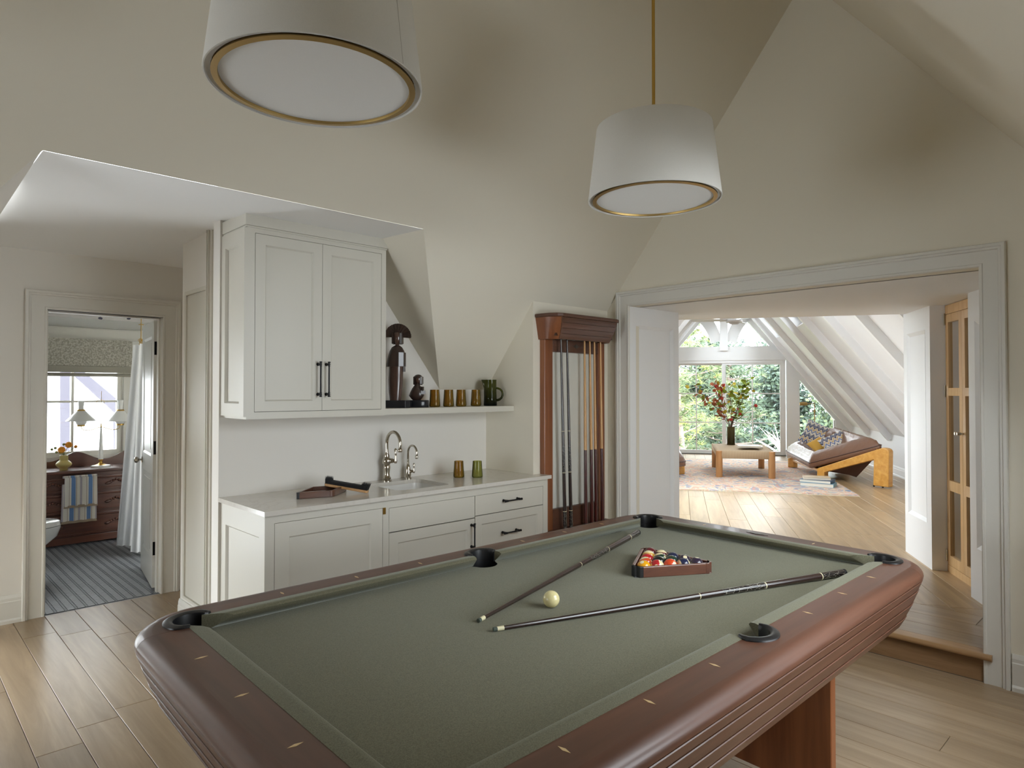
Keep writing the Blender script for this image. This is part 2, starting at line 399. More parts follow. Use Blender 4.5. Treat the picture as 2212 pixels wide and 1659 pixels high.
portal(S(6.04, .24, 1.28), -E2, .4, 1.85)
# right passage wall: far panel, recess with the maple doors, near panel
frR = lambda a, b, c: S(a, -1.88 - c, b)
m = wall_cells((0, 0, 0), E1, (0, 0, 1), -E2, .11, 5.78, 6.40, FS - .02, 2.2, [(5.88, 6.32, .5, 2.02)])
for i, p in enumerate(m.v): m.v[i] = p + E2 * -1.88
pr = struct(m, 'trim_3', SUNT)
m = MB(); m.box((5.86, .48, .016), (6.34, 2.04, .03), frR); m.build('panel', SUNT, pr)
m = MB(); mould(m, 5.88, 6.32, .5, 2.02, .03, frR, -.001, .017); m.build('panel_moulding', SUNT, pr)
m = wall_cells((0, 0, 0), E1, (0, 0, 1), -E2, .09, 3.9, 5.10, FS - .02, 2.2, [(4.25, 5.0, .5, 2.0)])
for i, p in enumerate(m.v): m.v[i] = p + E2 * -1.89
pr2 = struct(m, 'trim_4', SUNT)
frR2 = lambda a, b, c: S(a, -1.89 - c, b)
m = MB(); m.box((4.2, .45, .016), (5.05, 2.05, .03), frR2); m.build('panel', SUNT, pr2)
m = MB(); mould(m, 4.25, 5.0, .5, 2.0, .03, frR2, -.001, .017); m.build('panel_moulding', SUNT, pr2)
m = MB(); m.box((3.7, -2.6, 0), (6.36, -2.5, 2.4), S); m.box((6.26, -2.5, 0), (6.36, -1.99, 2.4), S); m.box((3.7, -2.5, 0), (3.8, -1.98, 2.4), S); m.box((3.8, -2.5, 0), (5.0, -2.42, 2.4), S)
struct(m, 'wall_passage', SUNW)

# casing round a rectangular opening: flat board, inner bead, back band, mitred
def casing(name, fr, a0, a1, b0, b1, w, mat, legs_to=None, flip=1):
    r = thing(name, fr(a0, b0, 0), None, None, None, 'structure')
    prof = [(0, 0, .012), (0, .012, .016), (.012, .02, .018), (.012, w - .03, .018), (w - .03, w - .028, .024), (w - .028, w - .010, .034), (w - .010, w, .028), (w, w, 0)]
    pts = [(0, 0), (0, .012), (.004, .016), (.014, .016), (.018, .012), (w - .036, .012), (w - .032, .022), (w - .022, .022), (w - .018, .030), (w - .004, .030), (w, .024), (w, 0)]
    def ring(k, b):    # k: 0 left leg, 1 right leg ; position along
        return [fr((a0 - q) if k == 0 else (a1 + q), b + (q if b == b1 else 0), c) for q, c in pts]
    for k in (0, 1):
        m = MB(); m.loops([ring(k, b0), ring(k, b1)], True); m.build('casing_leg', mat, r)
    m = MB(); m.loops([[fr(a0 - q, b1 + q, c) for q, c in pts], [fr(a1 + q, b1 + q, c) for q, c in pts]], True); m.build('casing_head', mat, r)
    return r
casing('trim_5', lambda a, b, c: Vector((XB - c, a, b)), .823, 3.096, 0, 2.197, .118, TRIM)
casing('trim_6', lambda a, b, c: Vector((a, YD - c, b)), .848, 1.575, 0, 2.097, .128, TRIM)
# jambs of the bathroom door
m = MB()
m.box((.828, YD - .002, 0), (.848, YD + .13, 2.117)); m.box((1.575, YD - .002, 0), (1.595, YD + .13, 2.117)); m.box((.848, YD - .002, 2.097), (1.575, YD + .13, 2.117))
m.box((.848, YD + .045, 0), (.86, YD + .085, 2.097)); m.box((1.563, YD + .045, 0), (1.575, YD + .085, 2.097)); m.box((.86, YD + .045, 2.085), (1.563, YD + .085, 2.097))
struct(m, 'trim_7', TRIM)
# baseboards
def baseboard(name, p0, p1, n, h=.185, mat=TRIM):
    p0, p1, n = Vector(p0), Vector(p1), Vector(n)
    pr_ = [(0, 0), (.026, 0), (.026, .02), (.016, .03), (.016, h - .045), (.013, h - .04), (.013, h - .022), (.006, h), (0, h)]
    m = MB(); m.loops([[p + n * a + Vector((0, 0, b)) for a, b in pr_] for p in (p0, p1)]); return struct(m, name, mat)
baseboard('baseboard_right', (XB, -.36, 0), (XB, .70, 0), (-1, 0, 0))
baseboard('baseboard_alcove', (-.28, YD, 0), (.72, YD, 0), (0, -1, 0))
baseboard('baseboard_alcove', (1.50, 3.93, 0), (1.50, 4.8, 0), (-1, 0, 0), .14)
baseboard('baseboard_left', (-3, YN, 0), (-.285, YN, 0), (0, -1, 0))

# ------------------------------------------------------------------ sunroom shell
RB, KR, KZ = -.926, -3.4, .81                     # ridge line, right knee wall, knee height
ZS = lambda b: KZ + 1.25 * ((b - KR) if b < RB else (2 * RB - KR - b))
D0, D1 = 6.36, 15.05
def slope_panel(side, holes):
    u = Vector((0, 0, 0)); o = S(0, KR, KZ) if side < 0 else S(0, 2 * RB - KR, KZ)
    ub = (E2 * (1 if side < 0 else -1) + Vector((0, 0, 1.25))).normalized()
    n = ub.cross(E1) * (1 if side < 0 else -1)
    if n.z < 0: n = -n
    Ls = (RB - KR) * math.sqrt(1 + 1.25 ** 2)
    mm = wall_cells(o, E1, ub, n, .2, D0 - .1, D1 + .2, -.05, Ls + .1, holes)
    return mm, o, ub, n, Ls
q = math.sqrt(1 + 1.25 ** 2)
sky_r = [(13.74, 14.70, 1.455 * q, 1.95 * q), (11.20, 12.22, 1.455 * q, 2.35 * q), (8.60, 9.70, 1.455 * q, 2.35 * q)]
sky_l = sky_r[:1] + sky_r[2:] + [(7.34, 8.44, .1 * q, 1.40 * q), (8.60, 9.70, .1 * q, 1.40 * q), (6.46, 7.18, .1 * q, 1.40 * q)]  # low left openings are unseen, added to brighten the near sunroom
for side, holes in ((-1, sky_r), (1, sky_l)):
    mm, o, ub, n, Ls = slope_panel(side, holes)
    ce = struct(mm, 'ceiling', SUNW)
    fr = lambda a, b, c: o + E1 * a + ub * b + n * c
    for a in (14.80, 13.56, 12.30, 11.04, 9.78, 8.52, 7.26):
        w = MB(); w.box((a - .04, -.06, -.10), (a + .04, Ls, .0), fr); w.build('rafter', SUNT, ce)
    for h in holes:
        sk = thing('window_3', fr(h[0], h[2], 0), None, None, None, 'structure')
        w = MB(); t = .03
        for r4 in ((h[0], h[2], h[1], h[2] + t), (h[0], h[3] - t, h[1], h[3]), (h[0], h[2] + t, h[0] + t, h[3] - t), (h[1] - t, h[2] + t, h[1], h[3] - t)): w.box((r4[0], r4[1], .12), (r4[2], r4[3], .2), fr)
        w.build('frame', SUNT, sk)
        w = MB(); w.box((h[0] + t, h[2] + t, .15), (h[1] - t, h[3] - t, .156), fr); w.build('pane', PANE, sk)
        pc = fr((h[0] + h[1]) / 2, (h[2] + h[3]) / 2, .21)
        po = portal(pc, -n, h[1] - h[0], h[3] - h[2]); po.matrix_world = Matrix.Translation(pc) @ Matrix((E1, n.cross(E1), n)).transposed().to_4x4()
m = MB(); m.box((D0, KR - .15, 0), (D1, KR, KZ + .02), S); struct(m, 'wall_sunroom', SUNW)
m = MB(); m.box((D0, -2 * .926 + 3.4, 0), (D1, 1.7, KZ + .02), S); struct(m, 'wall_sunroom', SUNW)
m = MB(); m.prism([(KR - .2, 2.2), (KR - .2, 4.4), (1.8, 4.4), (1.8, 2.2)], D0 - .12, D0, lambda a, b, c: S(c, a, b)); m.box((D0 - .12, .03, 0), (D0, 1.8, 2.3), S); m.box((D0 - .12, KR - .2, 0), (D0, -1.99, 2.3), S)
struct(m, 'wall_sunroom', SUNW)
baseboard('baseboard_sunroom', S(D0, KR, FS), S(D1, KR, FS), E2, .16, SUNT)
# far gable wall made of its timbers and panels
G2 = lambda a, b, c: S(D1 + c, a, b)
m = MB()
mir = lambda p: [(2 * RB - a, b) for a, b in p][::-1]
def both(poly, c0=0, c1=.16):
    m.prism(poly, c0, c1, G2); m.prism(mir(poly), c0, c1, G2)
both([(-2.445, FS), (-2.445, ZS(-2.445)), (-2.19, ZS(-2.19)), (-2.19, FS)])                     # post
both([(KR, FS), (KR, ZS(KR)), (-3.15, ZS(-3.15)), (-3.15, FS)])                              # corner
both([(-3.15, FS), (-3.15, .26), (-2.445, .26), (-2.445, FS)])                                 # sill
both([(-3.15, .90), (-3.15, ZS(-3.15) + .1), (-2.445, ZS(-2.445) + .1), (-2.445, 1.77)])       # along the slope
m.prism([(-2.19, 2.19), (-2.19, 2.49), (.338, 2.49), (.338, 2.19)], 0, .16, G2)                  # tie beam
both([(-2.19, 2.40), (-2.19, ZS(-2.19) + .1), (RB, ZS(RB) + .1), (RB, 3.62), (-1.86, 2.49), (-1.86, 2.40)])
m.box((-1.007, 2.4, -.03), (-.845, 3.95, .1), G2)
struct(m, 'wall_sunroom', SUNT)
for s_ in (-1, 1):                                                                              # arched braces
    cx = RB + s_ * .95; outer = []; inner = []
    for k in range(13):
        t = k / 12; ang = math.radians(6 + 74 * t)
        outer.append((RB + s_ * (.04 + .92 * (1 - math.cos(ang)) ** .9), 2.52 + 1.0 * math.sin(ang)))
        inner.append((RB + s_ * (.26 + .86 * (1 - math.cos(ang)) ** .9), 2.47 + .86 * math.sin(ang)))
    poly = outer + inner[::-1]
    w = MB()
    for k in range(12):
        w.prism([outer[k], outer[k + 1], inner[k + 1], inner[k]], .0, .1, G2)
    w.build('wall_brace', SUNT, kind='structure')
# sliding door: two panels with muntins
dr = thing('door_1', S(D1, RB, FS), None, None, None, 'structure')
m = MB(); a0, a1 = -2.17, .318
for r4 in ((a0, FS, a0 + .05, 2.19), (a1 - .05, FS, a1, 2.19), (a0, 2.13, a1, 2.19), (a0, FS, a1, FS + .03)): m.box((r4[0], r4[1], .01), (r4[2], r4[3], .12), G2)
m.build('door_frame', SUNT, dr)
m = MB(); m.box((a0, FS, -.01), (a1, FS + .012, .02), G2); m.build('track', plain('track_metal', (.05, .05, .05, 1), .5), dr)
for (u0, u1, c) in ((-2.13, -.885, .02), (-.97, .275, .065)):
    f = MB()
    for r4 in ((u0, FS + .015, u0 + .07, 2.14), (u1 - .07, FS + .015, u1, 2.14), (u0 + .07, 2.09, u1 - .07, 2.14), (u0 + .07, FS + .015, u1 - .07, FS + .085)): f.box((r4[0], r4[1], c), (r4[2], r4[3], c + .04), G2)
    sash = f.build('sash', SUNT, dr)
    k = MB(); um = (u0 + u1) / 2
    k.box((um - .012, FS + .085, c + .008), (um + .012, 2.09, c + .032), G2)
    for z in (.845, 1.475): k.box((u0 + .07, z - .012, c + .009), (u1 - .07, z + .012, c + .031), G2)
    k.build('muntins', SUNT, sash)
    k = MB(); k.box((u0 + .07, FS + .085, c + .017), (u1 - .07, 2.09, c + .021), G2); k.build('pane', PANE, sash)
wd = thing('window_4', S(D1, -2.8, .3), None, None, None, 'structure')
k = MB(); k.prism([(-3.15, .26), (-3.15, .93), (-2.44, 1.80), (-2.44, .26)], .06, .066, G2); k.build('pane', PANE, wd)
k = MB(); k.box((-3.15, .26, .03), (-3.11, .92, .1), G2); k.build('frame', SUNT, wd)
wd = thing('window_5', S(D1, RB, 2.5), None, None, None, 'structure')
for P3 in ([(-1.88, 2.48), (RB, 2.48), (RB, 3.63)], [(.03, 2.48), (RB, 2.48), (RB, 3.63)]):
    k = MB(); k.prism(P3, .11, .115, G2); k.build('pane', PANE, wd)
portal(S(D1 + .3, RB, 1.7), -E1, 3.4, 4.4)
m = MB(); m.box((D1 + .16, -3.4, -1), (D1 + .2, 1.6, FS), S); struct(m, 'wall_sunroom', SUNW)

# ------------------------------------------------------------------ bathroom shell
BF = 8.3
BW = plain('bath_paint', (.74, .735, .70, 1), .6)
m = wall_cells((.56, BF, 0), (1, 0, 0), (0, 0, 1), (0, 1, 0), .12, 0, 2.64, 0, 2.6, [(.14, 1.425, .84, 2.08)])
struct(m, 'wall_bathroom', BW)
m = MB(); m.box((.50, 5.62, 0), (.565, 8.42, 2.6)); m.box((3.1, 5.62, 0), (3.2, 8.42, 2.6)); struct(m, 'wall_bathroom', BW)
m = MB(); m.box((.52, 5.62, 2.5), (3.2, 7.77, 2.6)); struct(m, 'ceiling', BW)
m = MB(); m.add([(.52, 7.77, 2.262), (3.1, 7.77, 2.262), (3.1, BF, 2.215), (.52, BF, 2.215), (.52, 7.77, 2.6), (3.1, 7.77, 2.6), (3.1, BF, 2.6), (.52, BF, 2.6)], [(0, 3, 2, 1), (1, 2, 6, 5), (4, 5, 6, 7), (2, 3, 7, 6), (3, 0, 4, 7)]); struct(m, 'ceiling', BW)
wp, n, l, b = newmat('wallpaper')
tc = n.new('ShaderNodeTexCoord'); mp = n.new('ShaderNodeMapping'); mp.inputs['Scale'].default_value = (5.2, 1, 11)
vo = n.new('ShaderNodeTexVoronoi'); vo.inputs['Scale'].default_value = 1.6; vo.inputs['Randomness'].default_value = .55; vo.voronoi_dimensions = '3D'
nz = n.new('ShaderNodeTexNoise'); nz.inputs['Scale'].default_value = 30; ad = n.new('ShaderNodeMath'); ad.operation = 'MULTIPLY_ADD'; ad.inputs[1].default_value = .5
cr = n.new('ShaderNodeValToRGB'); cr.color_ramp.interpolation = 'CONSTANT'
cr.color_ramp.elements[0].color = srgb(70, 66, 84); cr.color_ramp.elements[1].position = .44; cr.color_ramp.elements[1].color = srgb(196, 192, 190)
l.new(tc.outputs['Object'], mp.inputs[0]); l.new(mp.outputs[0], vo.inputs['Vector']); l.new(tc.outputs['Object'], nz.inputs['Vector'])
l.new(nz.outputs['Fac'], ad.inputs[0]); l.new(vo.outputs['Distance'], ad.inputs[2]); l.new(ad.outputs[0], cr.inputs[0]); l.new(cr.outputs[0], b.inputs['Base Color']); b.inputs['Roughness'].default_value = .7
m = MB(); m.box((.62, 7.765, 2.262), (3.1, 7.77, 2.5)); struct(m, 'wall_bathroom', wp)
m = MB(); m.box((.62, BF - .02, 2.09), (2.3, BF, 2.205)); struct(m, 'trim_8', TRIM)
m = MB(); m.box((.6, 5.5, -.1), (3.1, 8.3, -.006)); bf = struct(m, 'floor', plain('grout', srgb(150, 152, 158), .8))
# woven mosaic: stone strips with small dark squares between their ends, turned 45 degrees from nothing but laid along the room
tb, td = [], []
st = plain('mosaic_stone', srgb(118, 120, 124), .45, var=.22, vscale=5); dk = plain('mosaic_dark', srgb(52, 54, 62), .45)
m1, m2 = MB(), MB(); px, py, g = .062, .036, .0014
y = 5.535; j = 0
while y < 8.25:
    x = .62
    while x < 2.6:
        m1.box((x + g, y + g, -.006), (x + px - .017 - g, y + py - g, -.0005))
        if y < 7.9:
            m2.box((x + px - .017 + g, y + py * .5 + g, -.006), (x + px - g, y + py - g, -.0008)); m1.box((x + px - .017 + g, y + g, -.006), (x + px - g, y + py * .5 - g, -.0006))
        x += px
    y += py; j += 1
m1.build('mosaic_tiles', st, bf, kind='stuff'); m2.build('mosaic_tiles', dk, bf, kind='stuff')
simple_window('window_6', (.70, BF + .02, .84), (1, 0, 0), (0, 0, 1), (0, 1, 0), 1.285, 1.24, 1, 1)
m = MB(); m.box((1.508, BF + .06, .88), (1.532, BF + .09, 2.05)); m.box((.74, BF + .061, 1.41), (1.95, BF + .089, 1.432)); m.box((1.01, BF + .06, .88), (1.03, BF + .09, 2.05)); m.build('muntins', TRIM, bpy.data.objects['window_6'])
portal((1.3, BF + .2, 1.5), (0, -1, 0), 1.4, 1.3)
m = MB(); m.box((.62, BF - .02, .80), (2.05, BF + .02, .845)); m.box((1.985, BF - .02, .845), (2.05, BF, 2.09)); struct(m, 'trim_9', TRIM)
# ------------------------------------------------------------------ pool table
CLOTH, n, l, b = newmat('green_grey_cloth')
tc = n.new('ShaderNodeTexCoord'); nz = n.new('ShaderNodeTexNoise'); nz.inputs['Scale'].default_value = 420; nz.inputs['Detail'].default_value = 2
nz2 = n.new('ShaderNodeTexNoise'); nz2.inputs['Scale'].default_value = 3
l.new(tc.outputs['Object'], nz.inputs['Vector']); l.new(tc.outputs['Object'], nz2.inputs['Vector'])
cr = n.new('ShaderNodeValToRGB'); cr.color_ramp.elements[0].position = .3; cr.color_ramp.elements[1].position = .72
cr.color_ramp.elements[0].color = srgb(90, 87, 69); cr.color_ramp.elements[1].color = srgb(116, 113, 94)
l.new(nz.outputs['Fac'], cr.inputs[0]); l.new(cr.outputs[0], b.inputs['Base Color'])
bp = n.new('ShaderNodeBump'); bp.inputs['Strength'].default_value = .35; bp.inputs['Distance'].default_value = .0006
l.new(nz.outputs['Fac'], bp.inputs['Height']); l.new(bp.outputs[0], b.inputs['Normal'])
b.inputs['Roughness'].default_value = .95; b.inputs['Sheen Weight'].default_value = .35; b.inputs['Sheen Roughness'].default_value = .35; b.inputs['Sheen Tint'].default_value = (.9, .95, .85, 1); b.inputs['Specular IOR Level'].default_value = .15
CHERRY = wood('cherry_wood_long', srgb(74, 45, 31), srgb(98, 61, 44), (.6, 9, 9), 0, .42, 2.0, coat=.22, rnd=.04, bump=.03, ring=.4)
CHERRYY = wood('cherry_wood_cross', srgb(74, 45, 31), srgb(98, 61, 44), (9, .6, 9), 0, .42, 2.0, coat=.22, rnd=.04, bump=.03, ring=.4)
CHERRYZ = wood('cherry_wood_upright', srgb(112, 62, 34), srgb(144, 88, 52), (9, 9, .6), 0, .35, 2.0, coat=.3, rnd=.04, bump=.03, ring=.4)
DARKWOOD = wood('dark_walnut', srgb(46, 24, 16), srgb(76, 42, 28), (1, 8, 8), 0, .35, 3, coat=.4, rnd=.05)
RUBBER = plain('black_leather', (.010, .010, .011, 1), .33, bump=(160, .12), spec=.5)
MAPLE = plain('maple_inlay', srgb(206, 178, 132), .35)
NR, NLc, FL_, FR_ = Vector((.690, .958)), Vector((.727, 2.110)), Vector((3.035, 2.090)), Vector((2.985, .958))
TL, TW = 2.30, 1.14
def T(a, b, z):
    s_, t_ = a / TL, b / TW
    p = NR * (1 - s_) * (1 - t_) + NLc * (1 - s_) * t_ + FL_ * s_ * t_ + FR_ * s_ * (1 - t_)
    return Vector((p.x, p.y, z))
tb = thing('pool_table', T(TL / 2, TW / 2, 0), 'cherry wood pool table with a green grey cloth under the two drum pendants', 'pool table')
ZB, ZT = .80, .842
cpk = [(-.022, -.022), (TL + .022, -.022), (TL + .022, TW + .022), (-.022, TW + .022)]     # corner pocket centres
spk = [(TL / 2, -.036), (TL / 2, TW + .036)]
RP = .058
# bed outline with pocket bites
def bite(c, a0, a1, r=RP, n_=14): return arc(c[0], c[1], r, a0, a1, n_)
e = .045
ol = []
s45 = 18
ol += bite(cpk[0], 90 + 20, -20)                    # near right corner (bite goes clockwise seen from above)
ol = [(-e, .1)] and []
def corner_bite(c, start): return bite(c, start + 115, start - 25)
ol = corner_bite(cpk[0], 0)
ol += [(TL / 2 - .07, -e)] + bite(spk[0], 180, 0)[1:-1] + [(TL / 2 + .07, -e)]
ol += corner_bite(cpk[1], 90)
ol += corner_bite(cpk[2], 180)
ol += [(TL / 2 + .07, TW + e)] + bite(spk[1], 0, -180)[1:-1] + [(TL / 2 - .07, TW + e)]
ol += corner_bite(cpk[3], 270)
m = MB(); m.prism(ol, ZB - .06, ZB, T); m.build('cloth_bed', CLOTH, tb)
# cushions
cprof = [(.052, ZT + .001), (.022, ZT + .004), (.008, ZT + .002), (.001, ZT - .004), (.004, ZT - .009), (.036, ZB + .001), (.052, ZB)]
def cushion(kind, s0, s1, base, sgn):
    """kind 'a': runs along a at b=base, outward direction sgn; nose ends s0,s1; wood ends extend by cut"""
    m = MB(); rings = []
    (n0, w0), (n1, w1) = s0, s1
    for (nn, ww) in ((n0, w0), (n1, w1)):
        r_ = []
        for dd, z in cprof:
            s_ = nn + (ww - nn) * min(1, dd / .05); o = base + sgn * dd
            r_.append(T(s_, o, z) if kind == 'a' else T(o, s_, z))
        rings.append(r_)
    m.loops(rings); return m.build('cushion', CLOTH, tb, smooth=50)
cushion('a', (.092, .010), (TL / 2 - .068, TL / 2 - .058), 0, -1); cushion('a', (TL / 2 + .068, TL / 2 + .058), (TL - .092, TL - .010), 0, -1)
cushion('a', (.092, .010), (TL / 2 - .068, TL / 2 - .058), TW, 1); cushion('a', (TL / 2 + .068, TL / 2 + .058), (TL - .092, TL - .010), TW, 1)
cushion('b', (.092, .010), (TW - .092, TW - .010), 0, -1); cushion('b', (.092, .010), (TW - .092, TW - .010), TL, 1)
# wooden rails with side-pocket bites, rounded outer shoulder
sh = [(.145, ZT)] + [(.145 + .045 * math.sin(math.radians(t)), ZT - .036 * (1 - math.cos(math.radians(t)))) for t in (15, 30, 45, 60, 75, 90)] + [(.188, ZT - .046), (.15, ZT - .05)]
i0 = .052
def rail(kind, base, sgn, s0, s1, mat, bites=None):
    m = MB(); f = (lambda s_, o, z: T(s_, base + sgn * o, z)) if kind == 'a' else (lambda s_, o, z: T(base + sgn * o, s_, z))
    pol = [(s0, i0)]
    if bites: pol += [(TL / 2 - math.sqrt(.062 ** 2 - (i0 - .036) ** 2) * 1, i0)] + [(TL / 2 - .062 * math.cos(math.radians(t)), .036 + .062 * math.sin(math.radians(t))) for t in range(20, 161, 14)] + [(TL / 2 + math.sqrt(.062 ** 2 - (i0 - .036) ** 2), i0)]
    pol += [(s1, i0), (s1, .145), (s0, .145)]
    m.prism(pol, ZT - .04, ZT, f)
    m.loops([[f(s_, o, z) for o, z in sh + [(.145, ZT - .05)]] for s_ in (s0, s1)])
    return m.build('rail', mat, tb, smooth=30)
rail('a', 0, -1, .031, TL - .031, CHERRY, True); rail('a', TW, 1, .031, TL - .031, CHERRY, True)
rail('b', 0, -1, .031, TW - .031, CHERRYY); rail('b', TL, 1, .031, TW - .031, CHERRYY)
for ci, (ca, cb) in enumerate(((.03, .03), (TL - .03, .03), (TL - .03, TW - .03), (.03, TW - .03))):
    a0 = 180 + 90 * ci; m = MB(); c = cpk[ci]
    O = lambda d_, t: (ca + (d_ + .03) * math.cos(math.radians(t)), cb + (d_ + .03) * math.sin(math.radians(t)))
    outer = [O(.145, a0 + 90 * k / 12) for k in range(13)]
    # inner boundary: from the end seam round the pocket to the start seam
    e0, e1_ = O(i0, a0), O(i0, a0 + 90)
    inner = [(c[0] + .062 * math.cos(math.radians(t)), c[1] + .062 * math.sin(math.radians(t))) for t in [a0 + 90 + 33 - (90 + 66) * k / 12 for k in range(13)]]
    m.prism([e0] + outer + [e1_] + inner, ZT - .04, ZT, T)
    m.loops([[T(*O(d_, a0 + 90 * k / 12), z) for d_, z in sh + [(.145, ZT - .05)]] for k in range(13)])
    m.build('corner_block', CHERRYY, tb, smooth=30)
# pocket castings and cups
def pocket(c, ang0, span, ro=.086):
    m = MB(); prof = [(ro, ZT - .002), (ro - .001, ZT + .004), (ro - .010, ZT + .009), (ro - .020, ZT + .009), (ro - .028, ZT + .004), (.0565, ZT - .012), (.0565, ZB - .0)]
    rings = []
    for k in range(25):
        t = ang0 - span / 2 + span * k / 24; w = min(1, .35 + min(k, 24 - k) / 5)
        rg = []
        for r_, z in prof:
            r2 = .0565 + (r_ - .0565) * w; rg.append(T(c[0] + r2 * math.cos(math.radians(t)), c[1] + r2 * math.sin(math.radians(t)), z))
        rg.append(T(c[0] + .0585 * math.cos(math.radians(t)), c[1] + .0585 * math.sin(math.radians(t)), ZB)); rings.append(rg)
    m.loops(rings)
    rr = [[T(c[0] + r_ * math.cos(math.radians(t)), c[1] + r_ * math.sin(math.radians(t)), z) for t in range(0, 360, 15)] for r_, z in ((.0575, ZB - .001), (.0560, ZB - .09), (.0001, ZB - .10))]
    m.loops(rr, True, (False, False))
    return m.build('pocket', RUBBER, tb, smooth=40)
for k, c in enumerate(cpk): pocket(c, 225 + 90 * k, 218)
pocket(spk[0], 270, 178); pocket(spk[1], 90, 178)
# sights (diamonds) on the rails
def sight(a, b, along_a):
    m = MB(); u_, v_ = (.0045, .017) if along_a else (.017, .0045)
    m.prism([(a - u_, b), (a, b - v_), (a + u_, b), (a, b + v_)], ZT - .003, ZT + .0006, T); m.build('sight', MAPLE, tb)
for k in (1, 2, 3, 5, 6, 7): sight(TL * k / 8, -.088, True); sight(TL * k / 8, TW + .098, True)
for k in (1, 2, 3): sight(-.095, TW * k / 4, False); 
for k in (1, 3): sight(TL + .095, TW * k / 4, False)
# name plate: a scrolled lozenge of pewter
PEWTER = plain('pewter', srgb(92, 90, 84), .35, .9)
def emblem(fr, w, h):
    m = MB(); o = []
    for k in range(40):
        t = 2 * PI * k / 40; c_, s_ = math.cos(t), math.sin(t)
        rr = 1 / (abs(c_) ** .8 + abs(s_) ** .8 + 1e-6) * (1 + .10 * math.cos(8 * t)); o.append((w * rr * c_, h * rr * s_))
    m.prism(o, 0, .0016, fr); m.prism([(x * .55, y * .45) for x, y in arc(0, 0, 1, 0, 345, 23) for x, y in ((x * w, y * h),)], .0016, .0028, fr)
    for sx in (-1, 1):
        m.prism([(sx * w * .62 + w * .1 * math.cos(k), h * .18 * math.sin(k)) for k in (0, .8, 1.6, 2.4, 3.2, 4, 4.8, 5.6)], .0016, .0028, fr)
    return m
emblem(lambda x, y, z: T(TL + .093 + y, TW / 2 - .01 + x, ZT + z), .052, .016).build('nameplate', PEWTER, tb)
# apron of four boards a side
lv = [(.187, ZT - .047), (.174, .756), (.155, .702), (.130, .643), (.108, .597)]
def side_path(side, d_):
    """outline of one side incl. half of each corner arc"""
    cs = ((.03, .03), (TL - .03, .03), (TL - .03, TW - .03), (.03, TW - .03)); i, j = side, (side + 1) % 4
    a0 = 180 + 90 * i
    P_ = [(cs[i][0] + (d_ + .03) * math.cos(math.radians(a0 + t)), cs[i][1] + (d_ + .03) * math.sin(math.radians(a0 + t))) for t in (45, 60, 75, 90)]
    P_ += [(cs[j][0] + (d_ + .03) * math.cos(math.radians(a0 + 90 + t)), cs[j][1] + (d_ + .03) * math.sin(math.radians(a0 + 90 + t))) for t in (0, 15, 30, 45)]
    return P_
for side in range(4):
    for k in range(4):
        (d0, z0), (d1, z1) = lv[k], lv[k + 1]; z0 -= .004; m = MB()
        pr = [(d0 - .002, z0), (d0, z0 - .002), (d1, z1 + .001), (d1 - .003, z1), (d1 - .02, z1), (d0 - .02, z0)]
        rg = [side_path(side, d_) for d_, z in pr]
        m.loops([[T(*rg[q_][p_], pr[q_][1]) for q_ in range(6)] for p_ in range(8)])
        m.build('apron_board', CHERRYY if side % 2 else CHERRY, tb, smooth=25)
m = MB()
for side in range(4):
    rg0, rg1 = side_path(side, .158), side_path(side, .085)
    m.loops([[T(*rg0[p_], ZT - .052), T(*rg1[p_], .61), T(*side_path(side, .07)[p_], .61), T(*side_path(side, .14)[p_], ZT - .052)] for p_ in range(8)])
m.prism([(.02, .02), (TL - .02, .02), (TL - .02, TW - .02), (.02, TW - .02)], .615, .69, T)
m.build('under_frame', DARKWOOD, tb)
# two panel legs
for la in (.46, TL - .46):
    m = MB(); m.box((la - .022, -.012, .062), (la + .022, TW + .012, .61), T); lg = m.build('leg', CHERRYZ, tb, bevel=.004)
    m = MB(); m.box((la - .06, .08, .56), (la + .06, TW - .08, .612), T); m.build('leg_cleat', DARKWOOD, lg)
    for bb in (.03, TW - .03):
        m = MB(); m.lathe([(.03, 0), (.032, .012), (.012, .018), (.012, .064)], T(la, bb, 0), 16); m.build('foot', BLACKM, lg, smooth=40)
m = MB(); m.box((.48, TW / 2 - .02, .20), (TL - .48, TW / 2 + .02, .34), T); m.build('stretcher', DARKWOOD, tb, bevel=.003)

